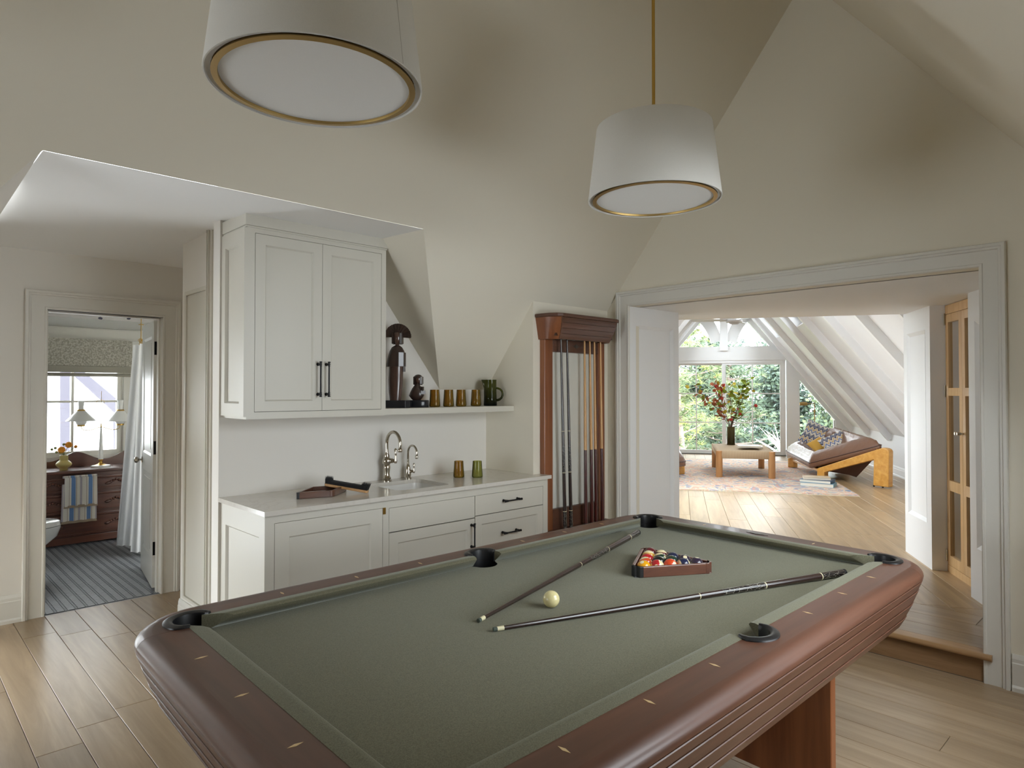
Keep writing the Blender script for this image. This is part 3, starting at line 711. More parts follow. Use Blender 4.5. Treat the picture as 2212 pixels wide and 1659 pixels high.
# ------------------------------------------------------------------ balls
def ball_mat(name, col, stripe):
    m, n, l, b = newmat(name)
    tc = n.new('ShaderNodeTexCoord'); sp = n.new('ShaderNodeSeparateXYZ'); l.new(tc.outputs['Object'], sp.inputs[0])
    ab = n.new('ShaderNodeMath'); ab.operation = 'ABSOLUTE'; l.new(sp.outputs['Z'], ab.inputs[0])
    lt = n.new('ShaderNodeMath'); lt.operation = 'LESS_THAN'; lt.inputs[1].default_value = .0155 if stripe else 1
    l.new(ab.outputs[0], lt.inputs[0])
    mx = n.new('ShaderNodeMix'); mx.data_type = 'RGBA'; mx.inputs['A'].default_value = srgb(222, 208, 164); mx.inputs['B'].default_value = col
    l.new(lt.outputs[0], mx.inputs['Factor'])
    ax = n.new('ShaderNodeMath'); ax.operation = 'ABSOLUTE'; l.new(sp.outputs['X'], ax.inputs[0])
    gt = n.new('ShaderNodeMath'); gt.operation = 'GREATER_THAN'; gt.inputs[1].default_value = .0272; l.new(ax.outputs[0], gt.inputs[0])
    m2 = n.new('ShaderNodeMix'); m2.data_type = 'RGBA'; m2.inputs['B'].default_value = srgb(226, 214, 176)
    l.new(gt.outputs[0], m2.inputs['Factor']); l.new(mx.outputs['Result'], m2.inputs['A']); l.new(m2.outputs['Result'], b.inputs['Base Color'])
    b.inputs['Roughness'].default_value = .12; b.inputs['Coat Weight'].default_value = .6; b.inputs['Coat Roughness'].default_value = .05
    return m
YEL, BLU, RED, PUR, ORG, GRN, MAR, BLK = srgb(222, 156, 20), srgb(34, 40, 70), srgb(176, 34, 40), srgb(48, 38, 58), srgb(206, 70, 34), srgb(34, 56, 44), srgb(92, 26, 34), srgb(16, 20, 20)
layout = {  # (column from the left corner, row back from the front side)
 (0, 0): ('yellow', YEL, 0, 'solid yellow ball in the near left corner of the rack'), (1, 0): ('red_striped', RED, 1, 'cream ball with a red stripe, second along the front row'),
 (2, 0): ('orange', ORG, 0, 'solid orange ball in the middle of the front row'), (3, 0): ('blue_striped', BLU, 1, 'cream ball with a navy stripe, fourth along the front row'),
 (4, 0): ('purple', PUR, 0, 'dark purple ball in the right hand corner of the rack'),
 (0, 1): ('orange_striped', srgb(200, 78, 40), 1, 'orange striped ball just behind the yellow corner ball'), (1, 1): ('black', BLK, 0, 'black ball in the second row of the rack'),
 (2, 1): ('green', GRN, 0, 'dark green ball behind the orange one in the front row'), (3, 1): ('purple_striped', PUR, 1, 'cream ball with a dark purple stripe beside the purple corner ball'),
 (0, 2): ('red', RED, 0, 'solid red ball in the middle of the left edge of the rack'), (1, 2): ('green_striped', GRN, 1, 'cream ball with a green stripe in the heart of the rack'),
 (2, 2): ('blue', BLU, 0, 'dark navy ball on the far edge of the rack'),
 (0, 3): ('yellow_striped', srgb(214, 160, 60), 1, 'yellow striped ball next to the rear maroon ball'), (1, 3): ('maroon_striped', MAR, 1, 'cream ball with a maroon stripe on the far edge of the rack'),
 (0, 4): ('maroon', MAR, 0, 'solid maroon ball in the rear corner of the rack')}
BR = .0286; rows_u = Vector((math.cos(math.radians(-31.8)), math.sin(math.radians(-31.8)), 0)); rows_v = Vector((math.cos(math.radians(28.2)), math.sin(math.radians(28.2)), 0))
P0 = Vector((2.238, 1.568, ZB + BR))
tilt = {(1, 0): (1.2, .25, .5), (3, 0): (1.45, .1, 1.0), (0, 1): (.5, .4, 2.1), (3, 1): (.3, 1.0, .8), (1, 2): (.3, .5, 1.7), (0, 3): (.2, .3, .9), (1, 3): (.25, .2, 1.3)}
for (i, j), (nm, col, stp, lab) in layout.items():
    m = MB(); p = P0 + (rows_u * i + rows_v * j) * (2 * BR + .0002); m.ball((0, 0, 0), BR, 28, 18)
    o = m.build('billiard_ball', ball_mat('ball_' + nm, col, stp), smooth=True, origin=(0, 0, 0), label=lab, cat='ball', group='balls racked in the wooden triangle')
    o.location = p; o.rotation_euler = tilt.get((i, j), (R.uniform(0, 3), R.uniform(0, 3), R.uniform(0, 3)))
m = MB(); m.ball((0, 0, 0), BR, 40, 26)
cb_ = m.build('cue_ball', plain('ivory', srgb(214, 202, 150), .16, coat=.5, var=.12, vscale=140), smooth=True, origin=(0, 0, 0), label='ivory cue ball alone between the two cues on the cloth', cat='ball')
cb_.location = (1.672, 1.550, ZB + BR)
# triangle rack
RACKW = wood('rack_walnut', srgb(84, 50, 38), srgb(112, 70, 52), (2, 9, 9), math.radians(-32), .28, 3, coat=.6, rnd=.02, bump=.03)
rk = thing('ball_rack', tuple(P0 + (rows_u + rows_v) * .076 - Vector((0, 0, BR))), 'walnut triangle rack with black corners round the balls', 'rack')
cen = P0 + (rows_u + rows_v) * (4 * 2 * BR / 3)
cen.z = 0
cor = [P0, P0 + rows_u * 8 * BR, P0 + rows_v * 8 * BR]
dirs = [(Vector((c_.x, c_.y, 0)) - cen).normalized() for c_ in cor]
def tri(off): return [Vector((c_.x, c_.y, 0)) + d_ * (off * 2) for c_, d_ in zip(cor, dirs)]
ti, to = tri(BR + .002), tri(BR + .016)
def lerp(a, b, t): return a + (b - a) * t
for k in range(3):
    k2 = (k + 1) % 3; Lk = (to[k2] - to[k]).length; f = .058 / Lk
    Li = (ti[k2] - ti[k]).length; fi = .012 / Li
    poly = [lerp(to[k], to[k2], f), lerp(to[k], to[k2], 1 - f), lerp(ti[k], ti[k2], 1 - fi), lerp(ti[k], ti[k2], fi)]
    m = MB(); m.prism([tuple(p) for p in poly], ZB, ZB + .043); m.build('side', RACKW, rk, bevel=.003)
    k0 = (k + 2) % 3; poly = [lerp(to[k], to[k2], f), lerp(ti[k], ti[k2], fi), ti[k], lerp(ti[k], ti[k0], fi), lerp(to[k], to[k0], f), lerp(to[k], to[k0], f * .72), lerp(to[k], to[k2], f * .72)]
    m = MB(); m.prism([tuple(p) for p in poly], ZB + .0, ZB + .0434); m.build('corner', RUBBER if k == 0 else RACKW, rk, bevel=.002)

# ------------------------------------------------------------------ cues
EBONY = wood('ebony_shaft', srgb(30, 20, 18), srgb(54, 36, 32), (9, 9, .4), 0, .22, 6, coat=.7, rnd=.05, bump=.0)
INLAY, n, l, b = newmat('ebony_with_silver_scrolls')
tc = n.new('ShaderNodeTexCoord'); vo = n.new('ShaderNodeTexVoronoi'); vo.feature = 'DISTANCE_TO_EDGE'; vo.inputs['Scale'].default_value = 110; mp = n.new('ShaderNodeMapping'); mp.inputs['Scale'].default_value = (1, 1, .35)
cr = n.new('ShaderNodeValToRGB'); cr.color_ramp.interpolation = 'CONSTANT'; cr.color_ramp.elements[0].color = srgb(120, 114, 104); cr.color_ramp.elements[1].position = .035; cr.color_ramp.elements[1].color = srgb(24, 18, 18)
l.new(tc.outputs['Object'], mp.inputs[0]); l.new(mp.outputs[0], vo.inputs['Vector']); l.new(vo.outputs['Distance'], cr.inputs[0]); l.new(cr.outputs[0], b.inputs['Base Color']); b.inputs['Roughness'].default_value = .25; b.inputs['Coat Weight'].default_value = .5
LEATHTIP = plain('cue_tip', srgb(70, 78, 70), .9); IVORY = plain('ferrule_white', srgb(214, 206, 170), .35)
BLOND = wood('maple_shaft', srgb(184, 132, 70), srgb(206, 158, 96), (9, 9, .4), 0, .3, 5, coat=.5, rnd=.05, bump=.0)
MAHOG = plain('mahogany_stain', srgb(70, 24, 20), .25, coat=.6, var=.2, vscale=20)
def cue(kind):
    """built upright, butt at z = 0, tip at 1.47"""
    r = thing('pool_cue', (0, 0, 0), None, 'cue')
    rad = lambda z: .0148 - (.0148 - .0066) * (max(z, 0) / 1.47) ** .9
    def seg(name, z0, z1, mat, k=6, extra=0):
        m = MB(); m.lathe([(rad(z0 + (z1 - z0) * i / k) + extra, z0 + (z1 - z0) * i / k) for i in range(k + 1)], (0, 0, 0), 14); m.build(name, mat, r, smooth=40)
    seg('bumper', -.008, .004, RUBBER, 1)
    if kind == 'dark':
        seg('butt_sleeve', .004, .12, INLAY, 2); seg('ring', .12, .124, IVORY, 1, .0002); seg('wrap', .124, .40, EBONY, 4); seg('ring', .40, .404, IVORY, 1, .0002)
        seg('forearm', .404, .60, INLAY, 3); seg('ring', .70, .703, IVORY, 1, .0002); seg('shaft', .60, 1.44, EBONY, 10)
    else:
        seg('butt', .004, .55, MAHOG, 6); seg('shaft', .55, 1.44, BLOND, 10)
    seg('ferrule', 1.44, 1.462, IVORY, 1, .0003); seg('tip', 1.462, 1.474, LEATHTIP, 1)
    return r
def aim(o, butt, tip):
    d_ = (Vector(tip) - Vector(butt)).normalized(); o.rotation_mode = 'QUATERNION'; o.rotation_quaternion = Vector((0, 0, 1)).rotation_difference(d_); o.location = butt
dark = cue('dark'); pale = cue('pale')
c1 = dark; tag(c1, 'dark cue with silver scroll inlay lying toward the far corner pocket', 'cue', 'dark cues on the cloth')
tp, bt = Vector((1.393, 1.608, ZB + .0072)), Vector((2.858, 2.021, ZB + .0152)); dd_ = (tp - bt).normalized(); aim(c1, tp - dd_ * 1.474, tp)
c2 = copy_tree(dark); tag(c2, 'dark cue with silver scroll inlay lying nearest the front rail', 'cue', 'dark cues on the cloth')
tp, bt = Vector((1.376, 1.517, ZB + .0072)), Vector((2.790, 1.001, ZB + .0152)); dd_ = (tp - bt).normalized(); aim(c2, tp - dd_ * 1.500, tp); c2.scale = (1, 1, 1.018)

# ------------------------------------------------------------------ cue rack on the wall
cr_ = thing('cue_rack', (3.80, YC - .03, .5), 'tall cherry wall rack for cues with a slatted hood and a cream panel', 'cue rack')
X0, X1, yf = 3.457, 4.142, YC - .05
m = MB(); m.box((X0, yf, .52), (X0 + .085, YC - .001, 1.912)); m.build('stile', CHERRYZ, cr_, bevel=.004)
m = MB(); m.box((X1 - .085, yf, .52), (X1, YC - .001, 1.912)); m.build('stile', CHERRYZ, cr_, bevel=.004)
m = MB(); m.box((X0 + .085, yf, 1.822), (X1 - .085, YC - .001, 1.912)); m.build('top_rail', CHERRY, cr_, bevel=.003)
m = MB(); m.box((X0 + .085, yf, .52), (X1 - .085, YC - .001, .68)); m.build('bottom_rail', CHERRY, cr_, bevel=.003)
m = MB(); m.box((X0 + .08, YC - .02, .6), (X1 - .08, YC - .012, 1.84)); m.build('panel', plain('cream_panel', (.62, .61, .55, 1), .6), cr_)
m = MB(); m.box((X0 - .02, YC - .19, .50), (X1 + .02, YC - .001, .535)); m.build('shelf', CHERRY, cr_, bevel=.008)
# hood
hp = [(YC - .001, 2.062)] + [(YC - .190 + .055 * ((2.062 - z) / .155) ** 1.6, z) for z in (2.062, 2.03, 2.0, 1.97, 1.94, 1.907)] + [(YC - .001, 1.907)]
xin = lambda y: .028 + .0 * y
for sgn in (1, -1):
    w = MB(); rings = []
    for z in (2.062, 2.03, 2.0, 1.97, 1.94, 1.907):
        t_ = (2.062 - z) / .155; yf_ = YC - .193 + .055 * t_ ** 1.6; xo = -.045 + .03 * t_; xi_ = .028 + .03 * t_
        P_ = [(xo, YC - .001), (xo + .004, YC - .07), (xo + .02, YC - .13 + .03 * t_), (xi_, yf_), (xi_ + .014, yf_ + .004), (xo + .045, YC - .001)]
        rings.append([(X0 + a if sgn == 1 else X1 - a, b, z) for a, b in P_])
    w.loops(rings); w.build('hood_side', CHERRYZ, cr_, smooth=30)
for k in range(4):
    z1, z0 = 2.060 - k * .0383, 2.060 - (k + 1) * .0383 + .0022; w = MB()
    fy = lambda z: YC - .193 + .055 * ((2.062 - z) / .155) ** 1.6
    tx = lambda z: .036 + .03 * ((2.062 - z) / .155)
    w.loops([[(x_(z), fy(z) + dy_, z) for z, dy_ in ((z1, 0), ((z0 + z1) / 2, -.001), (z0, 0), (z0, .015), (z1, .015))] for x_ in ((lambda z: X0 - .012 + tx(z)), (lambda z: X1 + .012 - tx(z)))])
    w.build('slat', CHERRY, cr_)
w = MB(); pl_ = [(X0 - .055, YC - .001), (X0 - .055, YC - .06), (X0 - .045, YC - .13), (X0 - .01, YC - .185), (X0 + .03, YC - .203), (X1 - .03, YC - .203), (X1 + .01, YC - .185), (X1 + .045, YC - .13), (X1 + .055, YC - .06), (X1 + .055, YC - .001)]
w.prism(pl_, 2.062, 2.088); w.build('cornice', CHERRY, cr_, bevel=.007, seg=3)
w = MB(); w.box((X0 + .02, YC - .14, 1.93), (X1 - .02, YC - .12, 1.95)); w.build('cue_rail', DARKWOOD, cr_)
emblem(lambda x, y, z: Vector((3.80 + x, yf - .0005 - z, 1.870 + y)), .042, .017).build('nameplate', PEWTER, cr_)
yb, yt = YC - .075, YC - .095
for k, (xb_, xt_, src, lab) in enumerate(((3.612, 3.579, dark, 'leftmost dark cue standing in the wall rack'), (3.677, 3.645, dark, 'second dark cue standing in the wall rack'),
        (3.846, 3.844, pale, 'maple cue with a mahogany butt, nearest the dark cues in the rack'), (3.917, 3.906, pale, 'second of the four maple cues in the wall rack'), (3.965, 3.960, pale, 'third of the four maple cues, close beside the second'), (4.043, 4.033, pale, 'rightmost maple cue in the wall rack'))):
    o = copy_tree(src) if not (src is pale and k == 2) else pale
    tag(o, lab, 'cue', 'cues standing in the wall rack'); o.scale = (1, 1, 1)
    aim(o, (xb_, yb - .03, .5435), (xt_, yt, 1.93))

# ------------------------------------------------------------------ cabinets
def shaker(parent, name, fr, a0, a1, b0, b1, st=.058, mat=CAB, rec=.009, part='door'):
    """fr(a, b, c): c outward. face at c = 0"""
    m = MB(); w = a1 - a0; h = b1 - b0
    for q_ in ((a0, b0, a0 + st, b1), (a1 - st, b0, a1, b1), (a0 + st, b0, a1 - st, b0 + st), (a0 + st, b1 - st, a1 - st, b1)): m.box((q_[0], q_[1], -.02), (q_[2], q_[3], 0), fr)
    o = m.build(name, mat, parent)
    m = MB(); m.box((a0 + st - .004, b0 + st - .004, -.018), (a1 - st + .004, b1 - st + .004, -rec), fr); m.build('panel', mat, o)
    m = MB(); mould(m, a0 + st, a1 - st, b0 + st, b1 - st, .008, fr, -.0005, -rec + .0005); m.build('moulding', mat, o)
    return o
def bar_handle(parent, fr, a, b, length, vertical=True):
    """bar standing off the face on two turned posts with collars"""
    m = MB(); L2 = length / 2
    P_ = lambda s_, c: fr(a, b + s_, c) if vertical else fr(a + s_, b, c)
    m.tube([P_(-L2, .034), P_(L2, .034)], .0048, 10)
    for s_ in (-1, 1):
        e_ = s_ * (L2 - .012)
        m.tube([P_(e_, 0), P_(e_, .003), P_(e_, .0031), P_(e_, .012), P_(e_, .014), P_(e_, .034)], [.0095, .0095, .006, .0055, .008, .008], 12)
        m.tube([P_(s_ * (L2 - .004), .034), P_(s_ * (L2 + .002), .034), P_(s_ * (L2 + .004), .034)], [.0075, .0085, .004], 10)
        m.tube([P_(s_ * (L2 - .024), .034), P_(s_ * (L2 - .020), .034)], .0068, 10)
    return m.build('handle', BLACKM, parent, smooth=50)
# upper cabinet
UY = 3.50; frU = lambda a, b, c: Vector((a, UY - c, b))
up = thing('wall_cabinet', (1.84, 3.66, 1.385), 'off white two door wall cabinet with black bar pulls above the counter', 'cabinet')
m = MB(); m.box((1.412, UY + .019, 1.387), (2.275, YN - .001, 2.44))
for r4 in ((1.412, 1.387, 1.455, 2.44), (2.243, 1.387, 2.275, 2.44), (1.455, 1.387, 2.243, 1.424), (1.455, 2.383, 2.243, 2.44)): m.box((r4[0], r4[1], -.019), (r4[2], r4[3], 0), frU)
m.build('carcass', CAB, up)
m = MB(); m.box((1.45, 1.42, -.0185), (2.25, 2.39, -.018), frU); m.build('door_gap', DARKGAP, up)
xm = 1.8475
d1 = shaker(up, 'door', frU, 1.4572, xm - .001, 1.4265, 2.3808, .055, part='door'); d2 = shaker(up, 'door', frU, xm + .001, 2.2408, 1.4265, 2.3808, .055)
h1, h2 = at_y(687, 818, 3.47), at_y(706, 818, 3.47)
bar_handle(d1, frU, xm - .026, 1.604, .195); bar_handle(d2, frU, xm + .026, 1.604, .195)
m = MB()
for (o_, z0, z1) in ((.012, 2.418, 2.487), (.006, 2.408, 2.418)): m.box((1.412 - o_, UY - o_, z0), (2.275 + o_, YN - .001, z1))
m.build('crown', CAB, up, bevel=.003)
frS = lambda a, b, c: Vector((1.412 - c, a, b))
sp_ = MB(); 
for q_ in ((UY, 1.40, UY + .062, 2.405), (3.765, 1.40, YN - .002, 2.405), (UY + .062, 1.40, 3.765, 1.47), (UY + .062, 2.33, 3.765, 2.405)): sp_.box((q_[0], q_[1], 0), (q_[2], q_[3], .014), frS)
mould(sp_, UY + .062, 3.765, 1.47, 2.33, .01, frS, .0135, .001); sp_.build('side_panel', CAB, up)
# shelf board
m = MB(); m.box((2.277, 3.511, 1.388), (XN - .001, YN - .001, 1.427)); m.build('wall_shelf', CAB, bevel=.0015, label='long off white floating shelf running from the cabinet to the niche corner', cat='shelf')
# base cabinet
BY = 3.24; frB = lambda a, b, c: Vector((a, BY - c, b))
bc = thing('base_cabinet', (2.44, 3.53, 0), 'off white sink cabinet with inset doors and drawers behind the pool table', 'cabinet')
holes = [(.038, .674, .10, .872), (.714, 1.362, .10, .722), (.714, 1.362, .729, .866), (1.364, 1.994, .735, .866), (1.364, 1.994, .412, .728), (1.364, 1.994, .10, .405)]
m = wall_cells((1.416, BY, 0), (1, 0, 0), (0, 0, 1), (0, 1, 0), .019, 0, 2.042, .0, .917, [(.038, .674, .10, .872), (.714, 1.994, .10, .866)])
m.box((1.416, BY + .019, .1), (1.434, YN - .001, .917)); m.box((1.434, BY + .05, .0), (XN - .001, YN - .001, .10)); m.box((1.434, YN - .02, .1), (XN - .001, YN - .001, .917))
m.box((3.44, BY + .019, 0), (3.458, YC - .001, .917))
m.build('carcass', CAB, bc)
m = MB(); m.box((1.43, .05, -.0188), (3.44, .90, -.018), frB); m.build('door_gap', DARKGAP, bc)
g_ = .002
def slab_front(nm, a0, a1, b0, b1):
    m = MB(); m.box((a0, b0, -.018), (a1, b1, 0), frB); return m.build(nm, CAB, bc, bevel=.001)
dl = shaker(bc, 'door', frB, 1.454 + g_, 2.090 - g_, .102, .870, .075)
dc = shaker(bc, 'door', frB, 2.130 + g_, 2.778 - g_, .102, .721, .062)
slab_front('false_drawer', 2.130 + g_, 2.778 - g_, .727, .864)
w1 = slab_front('drawer', 2.781, 3.410 - g_, .737, .864)
w2 = shaker(bc, 'drawer', frB, 2.781, 3.410 - g_, .414, .732, .055)
w3 = shaker(bc, 'drawer', frB, 2.781, 3.410 - g_, .102, .410, .055)
ha = at_y(1109, 1080, BY - .03); hb = at_y(1107, 1148.5, BY - .03)
bar_handle(w1, frB, ha.x, ha.z, .15, False); bar_handle(w2, frB, hb.x, hb.z, .15, False); bar_handle(w3, frB, hb.x, .33, .15, False)
bar_handle(dc, frB, 2.778 - .03, .615, .16)
m = MB(); m.box((2.090, .836, .0005), (2.106, .873, .006), frB); m.box((2.093, .84, .006), (2.099, .869, .009), frB); m.build('hinge', BRASS, bc)
frE = lambda a, b, c: Vector((1.416 - c, a, b)); sp_ = MB()
for q_ in ((BY, .0, BY + .07, .915), (3.75, .0, YN - .002, .915), (BY + .07, .0, 3.75, .15), (BY + .07, .80, 3.75, .915)): sp_.box((q_[0], q_[1], 0), (q_[2], q_[3], .012), frE)
mould(sp_, BY + .07, 3.75, .15, .80, .01, frE, .0115, .001); sp_.build('side_panel', CAB, bc)
# countertop with undermount sink
QUARTZ, n, l, b = newmat('white_quartz')
tc = n.new('ShaderNodeTexCoord'); nz = n.new('ShaderNodeTexNoise'); nz.inputs['Scale'].default_value = 3; nz.inputs['Detail'].default_value = 10; nz.inputs['Distortion'].default_value = 1.8
cr = n.new('ShaderNodeValToRGB'); cr.color_ramp.elements[0].position = .47; cr.color_ramp.elements[1].position = .53; e2_ = cr.color_ramp.elements.new(.5)
cr.color_ramp.elements[0].color = cr.color_ramp.elements[2].color = srgb(208, 203, 194); e2_.color = srgb(202, 197, 188)
l.new(tc.outputs['Object'], nz.inputs['Vector']); l.new(nz.outputs['Fac'], cr.inputs[0]); l.new(cr.outputs[0], b.inputs['Base Color']); b.inputs['Roughness'].default_value = .16
ct = thing('countertop', (2.42, 3.52, .917), 'white quartz countertop with an undermount sink cut out', 'countertop')
sx0, sx1, sy0, sy1, rr_ = 2.265, 2.665, 3.335, 3.700, .05
def rrect(x0, x1, y0, y1, r_, k=6):
    P_ = []
    for cx, cy, a in ((x1 - r_, y1 - r_, 0), (x0 + r_, y1 - r_, 90), (x0 + r_, y0 + r_, 180), (x1 - r_, y0 + r_, 270)): P_ += arc(cx, cy, r_, a, a + 90, k)
    return P_
hole_ = rrect(sx0, sx1, sy0, sy1, rr_)
m = MB(); z0, z1 = .917, .941
outer_ = [(1.388, 3.206), (3.463, 3.206), (3.463, YC - .001), (XN - .001, YC - .001), (XN - .001, YN - .001), (1.392, YN - .001)]
# left, right, front, back pieces around the basin, the basin edge bridged exactly
m.box((1.388, 3.206, z0), (sx0 - .06, YN - .001, z1)); m.box((sx1 + .06, 3.206, z0), (XN - .001, YN - .001, z1)); m.box((XN - .001, 3.206, z0), (3.463, YC - .001, z1))
X_a, X_b, Y_a, Y_b = sx0 - .06, sx1 + .06, 3.206, YN - .001
nh = len(hole_); ringO = []
for (x, y) in hole_:
    cx, cy = (sx0 + sx1) / 2, (sy0 + sy1) / 2; dx, dy = x - cx, y - cy
    t_ = min(((X_b - cx) / dx) if dx > 1e-6 else 9e9, ((X_a - cx) / dx) if dx < -1e-6 else 9e9, ((Y_b - cy) / dy) if dy > 1e-6 else 9e9, ((Y_a - cy) / dy) if dy < -1e-6 else 9e9)
    ringO.append((cx + dx * t_, cy + dy * t_))
# corners of the outer frame
ringO2, hole2 = [], []
cs4 = [(X_b, Y_b), (X_a, Y_b), (X_a, Y_a), (X_b, Y_a)]
for k in range(nh):
    a, b2 = ringO[k], ringO[(k + 1) % nh]; ringO2.append(a); hole2.append(hole_[k])
    if abs(a[0] - b2[0]) > 1e-5 and abs(a[1] - b2[1]) > 1e-5:
        c4 = min(cs4, key=lambda q: (q[0] - a[0]) ** 2 + (q[1] - a[1]) ** 2 + (q[0] - b2[0]) ** 2 + (q[1] - b2[1]) ** 2); ringO2.append(c4); hole2.append(hole_[k])
m.loops([[(x, y, z1) for x, y in ringO2], [(x, y, z1) for x, y in hole2], [(x, y, z0) for x, y in hole2], [(x, y, z0) for x, y in ringO2], [(x, y, z1) for x, y in ringO2]], True, (False, False))
m.build('slab', QUARTZ, ct, label='white quartz slab')
m = MB(); big = rrect(sx0 - .006, sx1 + .006, sy0 - .006, sy1 + .006, rr_); bot = rrect(sx0 + .01, sx1 - .01, sy0 + .01, sy1 - .01, rr_)
m.loops([[(x, y, z0) for x, y in big], [(x, y, .76) for x, y in bot], [(x, y, .74) for x, y in rrect(sx0 + .04, sx1 - .04, sy0 + .04, sy1 - .04, rr_)]], True, (False, True)); 
m.build('basin', plain('white_fireclay', (.80, .79, .77, 1), .12), ct, smooth=40)
m = MB(); m.lathe([(.03, 0), (.032, .003), (.02, .004)], ((sx0 + sx1) / 2, (sy0 + sy1) / 2, .741), 20); m.build('drain', NICKEL, ct, smooth=40)
# faucets
def gooseneck(name, x, y, zt, tipy, r_, base, lab, lever_z, sc_):
    f = thing(name, (x, y, .941), lab, 'faucet', 'faucets behind the sink')
    m = MB(); m.lathe([(rr, zz) for rr, zz in base], (x, y, .941), 22); m.build('body', NICKEL, f, smooth=40)
    ztop = base[-1][1] + .941; rad_ = (y - tipy) / 2; pts = [(x, y, ztop - .005), (x, y, zt - rad_)]
    pts += [(x, y - rad_ + rad_ * math.cos(math.radians(t)), zt - rad_ + rad_ * math.sin(math.radians(t))) for t in range(15, 196, 12)]
    lx = pts[-1]; pts.append((x, lx[1] + .001, lx[2] - .02 * sc_)); m = MB(); m.tube(pts, [r_ * 1.12] + [r_] * (len(pts) - 1), 14)
    p = pts[-1]; m.lathe([(r_ * 1.0, .016), (r_ * 1.35, .012), (r_ * 1.45, .0), (r_ * 1.2, -.008), (r_ * .6, -.009)], (p[0], p[1], p[2]), 16); m.build('spout', NICKEL, f, smooth=50)
    m = MB(); z = .941 + lever_z; q = x + .0
    m.tube([(x, y, z), (x + .012 * sc_, y - .02 * sc_, z), (x + .02 * sc_, y - .034 * sc_, z), (x + .022 * sc_, y - .038 * sc_, z), (x + .03 * sc_, y - .052 * sc_, z), (x + .034 * sc_, y - .06 * sc_, z)], [.014 * sc_, .014 * sc_, .017 * sc_, .013 * sc_, .013 * sc_, .008 * sc_], 14)
    hx, hy = x + .032 * sc_, y - .056 * sc_
    m.tube([(hx, hy, z - .016 * sc_), (hx, hy, z), (hx, hy, z + .02 * sc_), (hx, hy, z + .045 * sc_), (hx, hy, z + .075 * sc_), (hx, hy, z + .083 * sc_)], [.008 * sc_, .011 * sc_, .006 * sc_, .0075 * sc_, .0105 * sc_, .004 * sc_], 12)
    m.build('lever', NICKEL, f, smooth=50); return f
gooseneck('kitchen_faucet', 2.452, 3.757, 1.268, 3.60, .0108, [(.033, 0), (.033, .006), (.026, .010), (.029, .02), (.022, .03), (.019, .05), (.024, .085), (.024, .10), (.02, .106), (.029, .118), (.032, .132), (.028, .148), (.018, .156), (.02, .164), (.014, .18), (.0125, .19)], 'tall nickel gooseneck faucet behind the sink', .134, 1.0)
gooseneck('water_dispenser', 2.622, 3.757, 1.168, 3.655, .0072, [(.024, 0), (.024, .006), (.019, .01), (.021, .03), (.017, .07), (.013, .088), (.010, .094), (.0085, .1)], 'short nickel filtered water tap right of the tall faucet', .05, .68)
# ------------------------------------------------------------------ things on the counter and shelf
TRAYW = wood('tray_walnut', srgb(74, 46, 34), srgb(100, 64, 46), (1, 8, 8), 0, .3, 3, coat=.5, rnd=.02)
tr = thing('diamond_rack', (1.88, 3.49, .941), 'small diamond shaped wooden ball rack lying on the counter', 'rack')
q4 = [Vector((1.672, 3.462, 0)), Vector((1.872, 3.402, 0)), Vector((2.045, 3.56, 0)), Vector((1.846, 3.62, 0))]; cq = sum(q4, Vector()) / 4
inq = [cq + (p - cq) * .84 for p in q4]
for k in range(4):
    k2 = (k + 1) % 4; a, b2, c_, d_ = q4[k], q4[k2], inq[k2], inq[k]
    m = MB(); m.prism([tuple(lerp(a, b2, .10)), tuple(lerp(a, b2, .90)), tuple(lerp(d_, c_, .97)), tuple(lerp(d_, c_, .03))], .942, .978); m.build('side', TRAYW, tr, bevel=.002)
    k0 = (k + 3) % 4; m = MB(); m.prism([tuple(p) for p in (lerp(a, b2, .10), lerp(d_, c_, .03), d_, lerp(d_, inq[k0], .03), lerp(a, q4[k0], .10), lerp(a, q4[k0], .045), lerp(a, b2, .045))], .942, .9782)
    m.build('corner', RUBBER if k == 0 else TRAYW, tr, bevel=.002)
br = thing('table_brush', (1.98, 3.50, .942), 'table brush with a pale wooden back and black bristles propped on the rack', 'brush')
ba, bb_ = Vector((1.915, 3.585, .993)), Vector((2.085, 3.385, .953)); ax_ = (bb_ - ba).normalized(); sd = ax_.cross(Vector((0, 0, 1))).normalized(); upv = sd.cross(ax_).normalized(); Lb = (bb_ - ba).length
frb = lambda a, b, c: ba + ax_ * a + sd * b + upv * c
m = MB(); m.prism([(x * 1, y) for x, y in rrect(0, Lb, -.022, .022, .018, 5)], -.011, .004, frb); m.build('back', wood('brush_maple', srgb(176, 132, 84), srgb(204, 160, 110), (1, 8, 8), 0, .4, 3, coat=.3, rnd=.02), br, bevel=.003)
m = MB(); n_ = 0
prof_ = [(.006, .046), (.04, .034), (Lb - .045, .030), (Lb - .006, .043)]
for i in range(46):
    for j in range(8):
        a = .008 + (Lb - .016) * i / 45; b0 = -.016 + .032 * j / 7
        hgt = .050 if a < .045 or a > Lb - .05 else .028
        dx = (a / Lb - .5) * .022; m.add([frb(a - .0025, b0, .003), frb(a + .0025, b0, .003), frb(a + dx + .003, b0 * 1.35, hgt + R.uniform(-.002, .002)), frb(a, b0 + .004, .003)], [(0, 1, 2), (1, 3, 2), (3, 0, 2)])
m.prism([(x, y) for x, y in rrect(.01, Lb - .01, -.017, .017, .01, 3)], .002, .026, frb)
m.build('bristles', plain('black_bristle', (.012, .012, .013, 1), .7), br, kind='stuff')
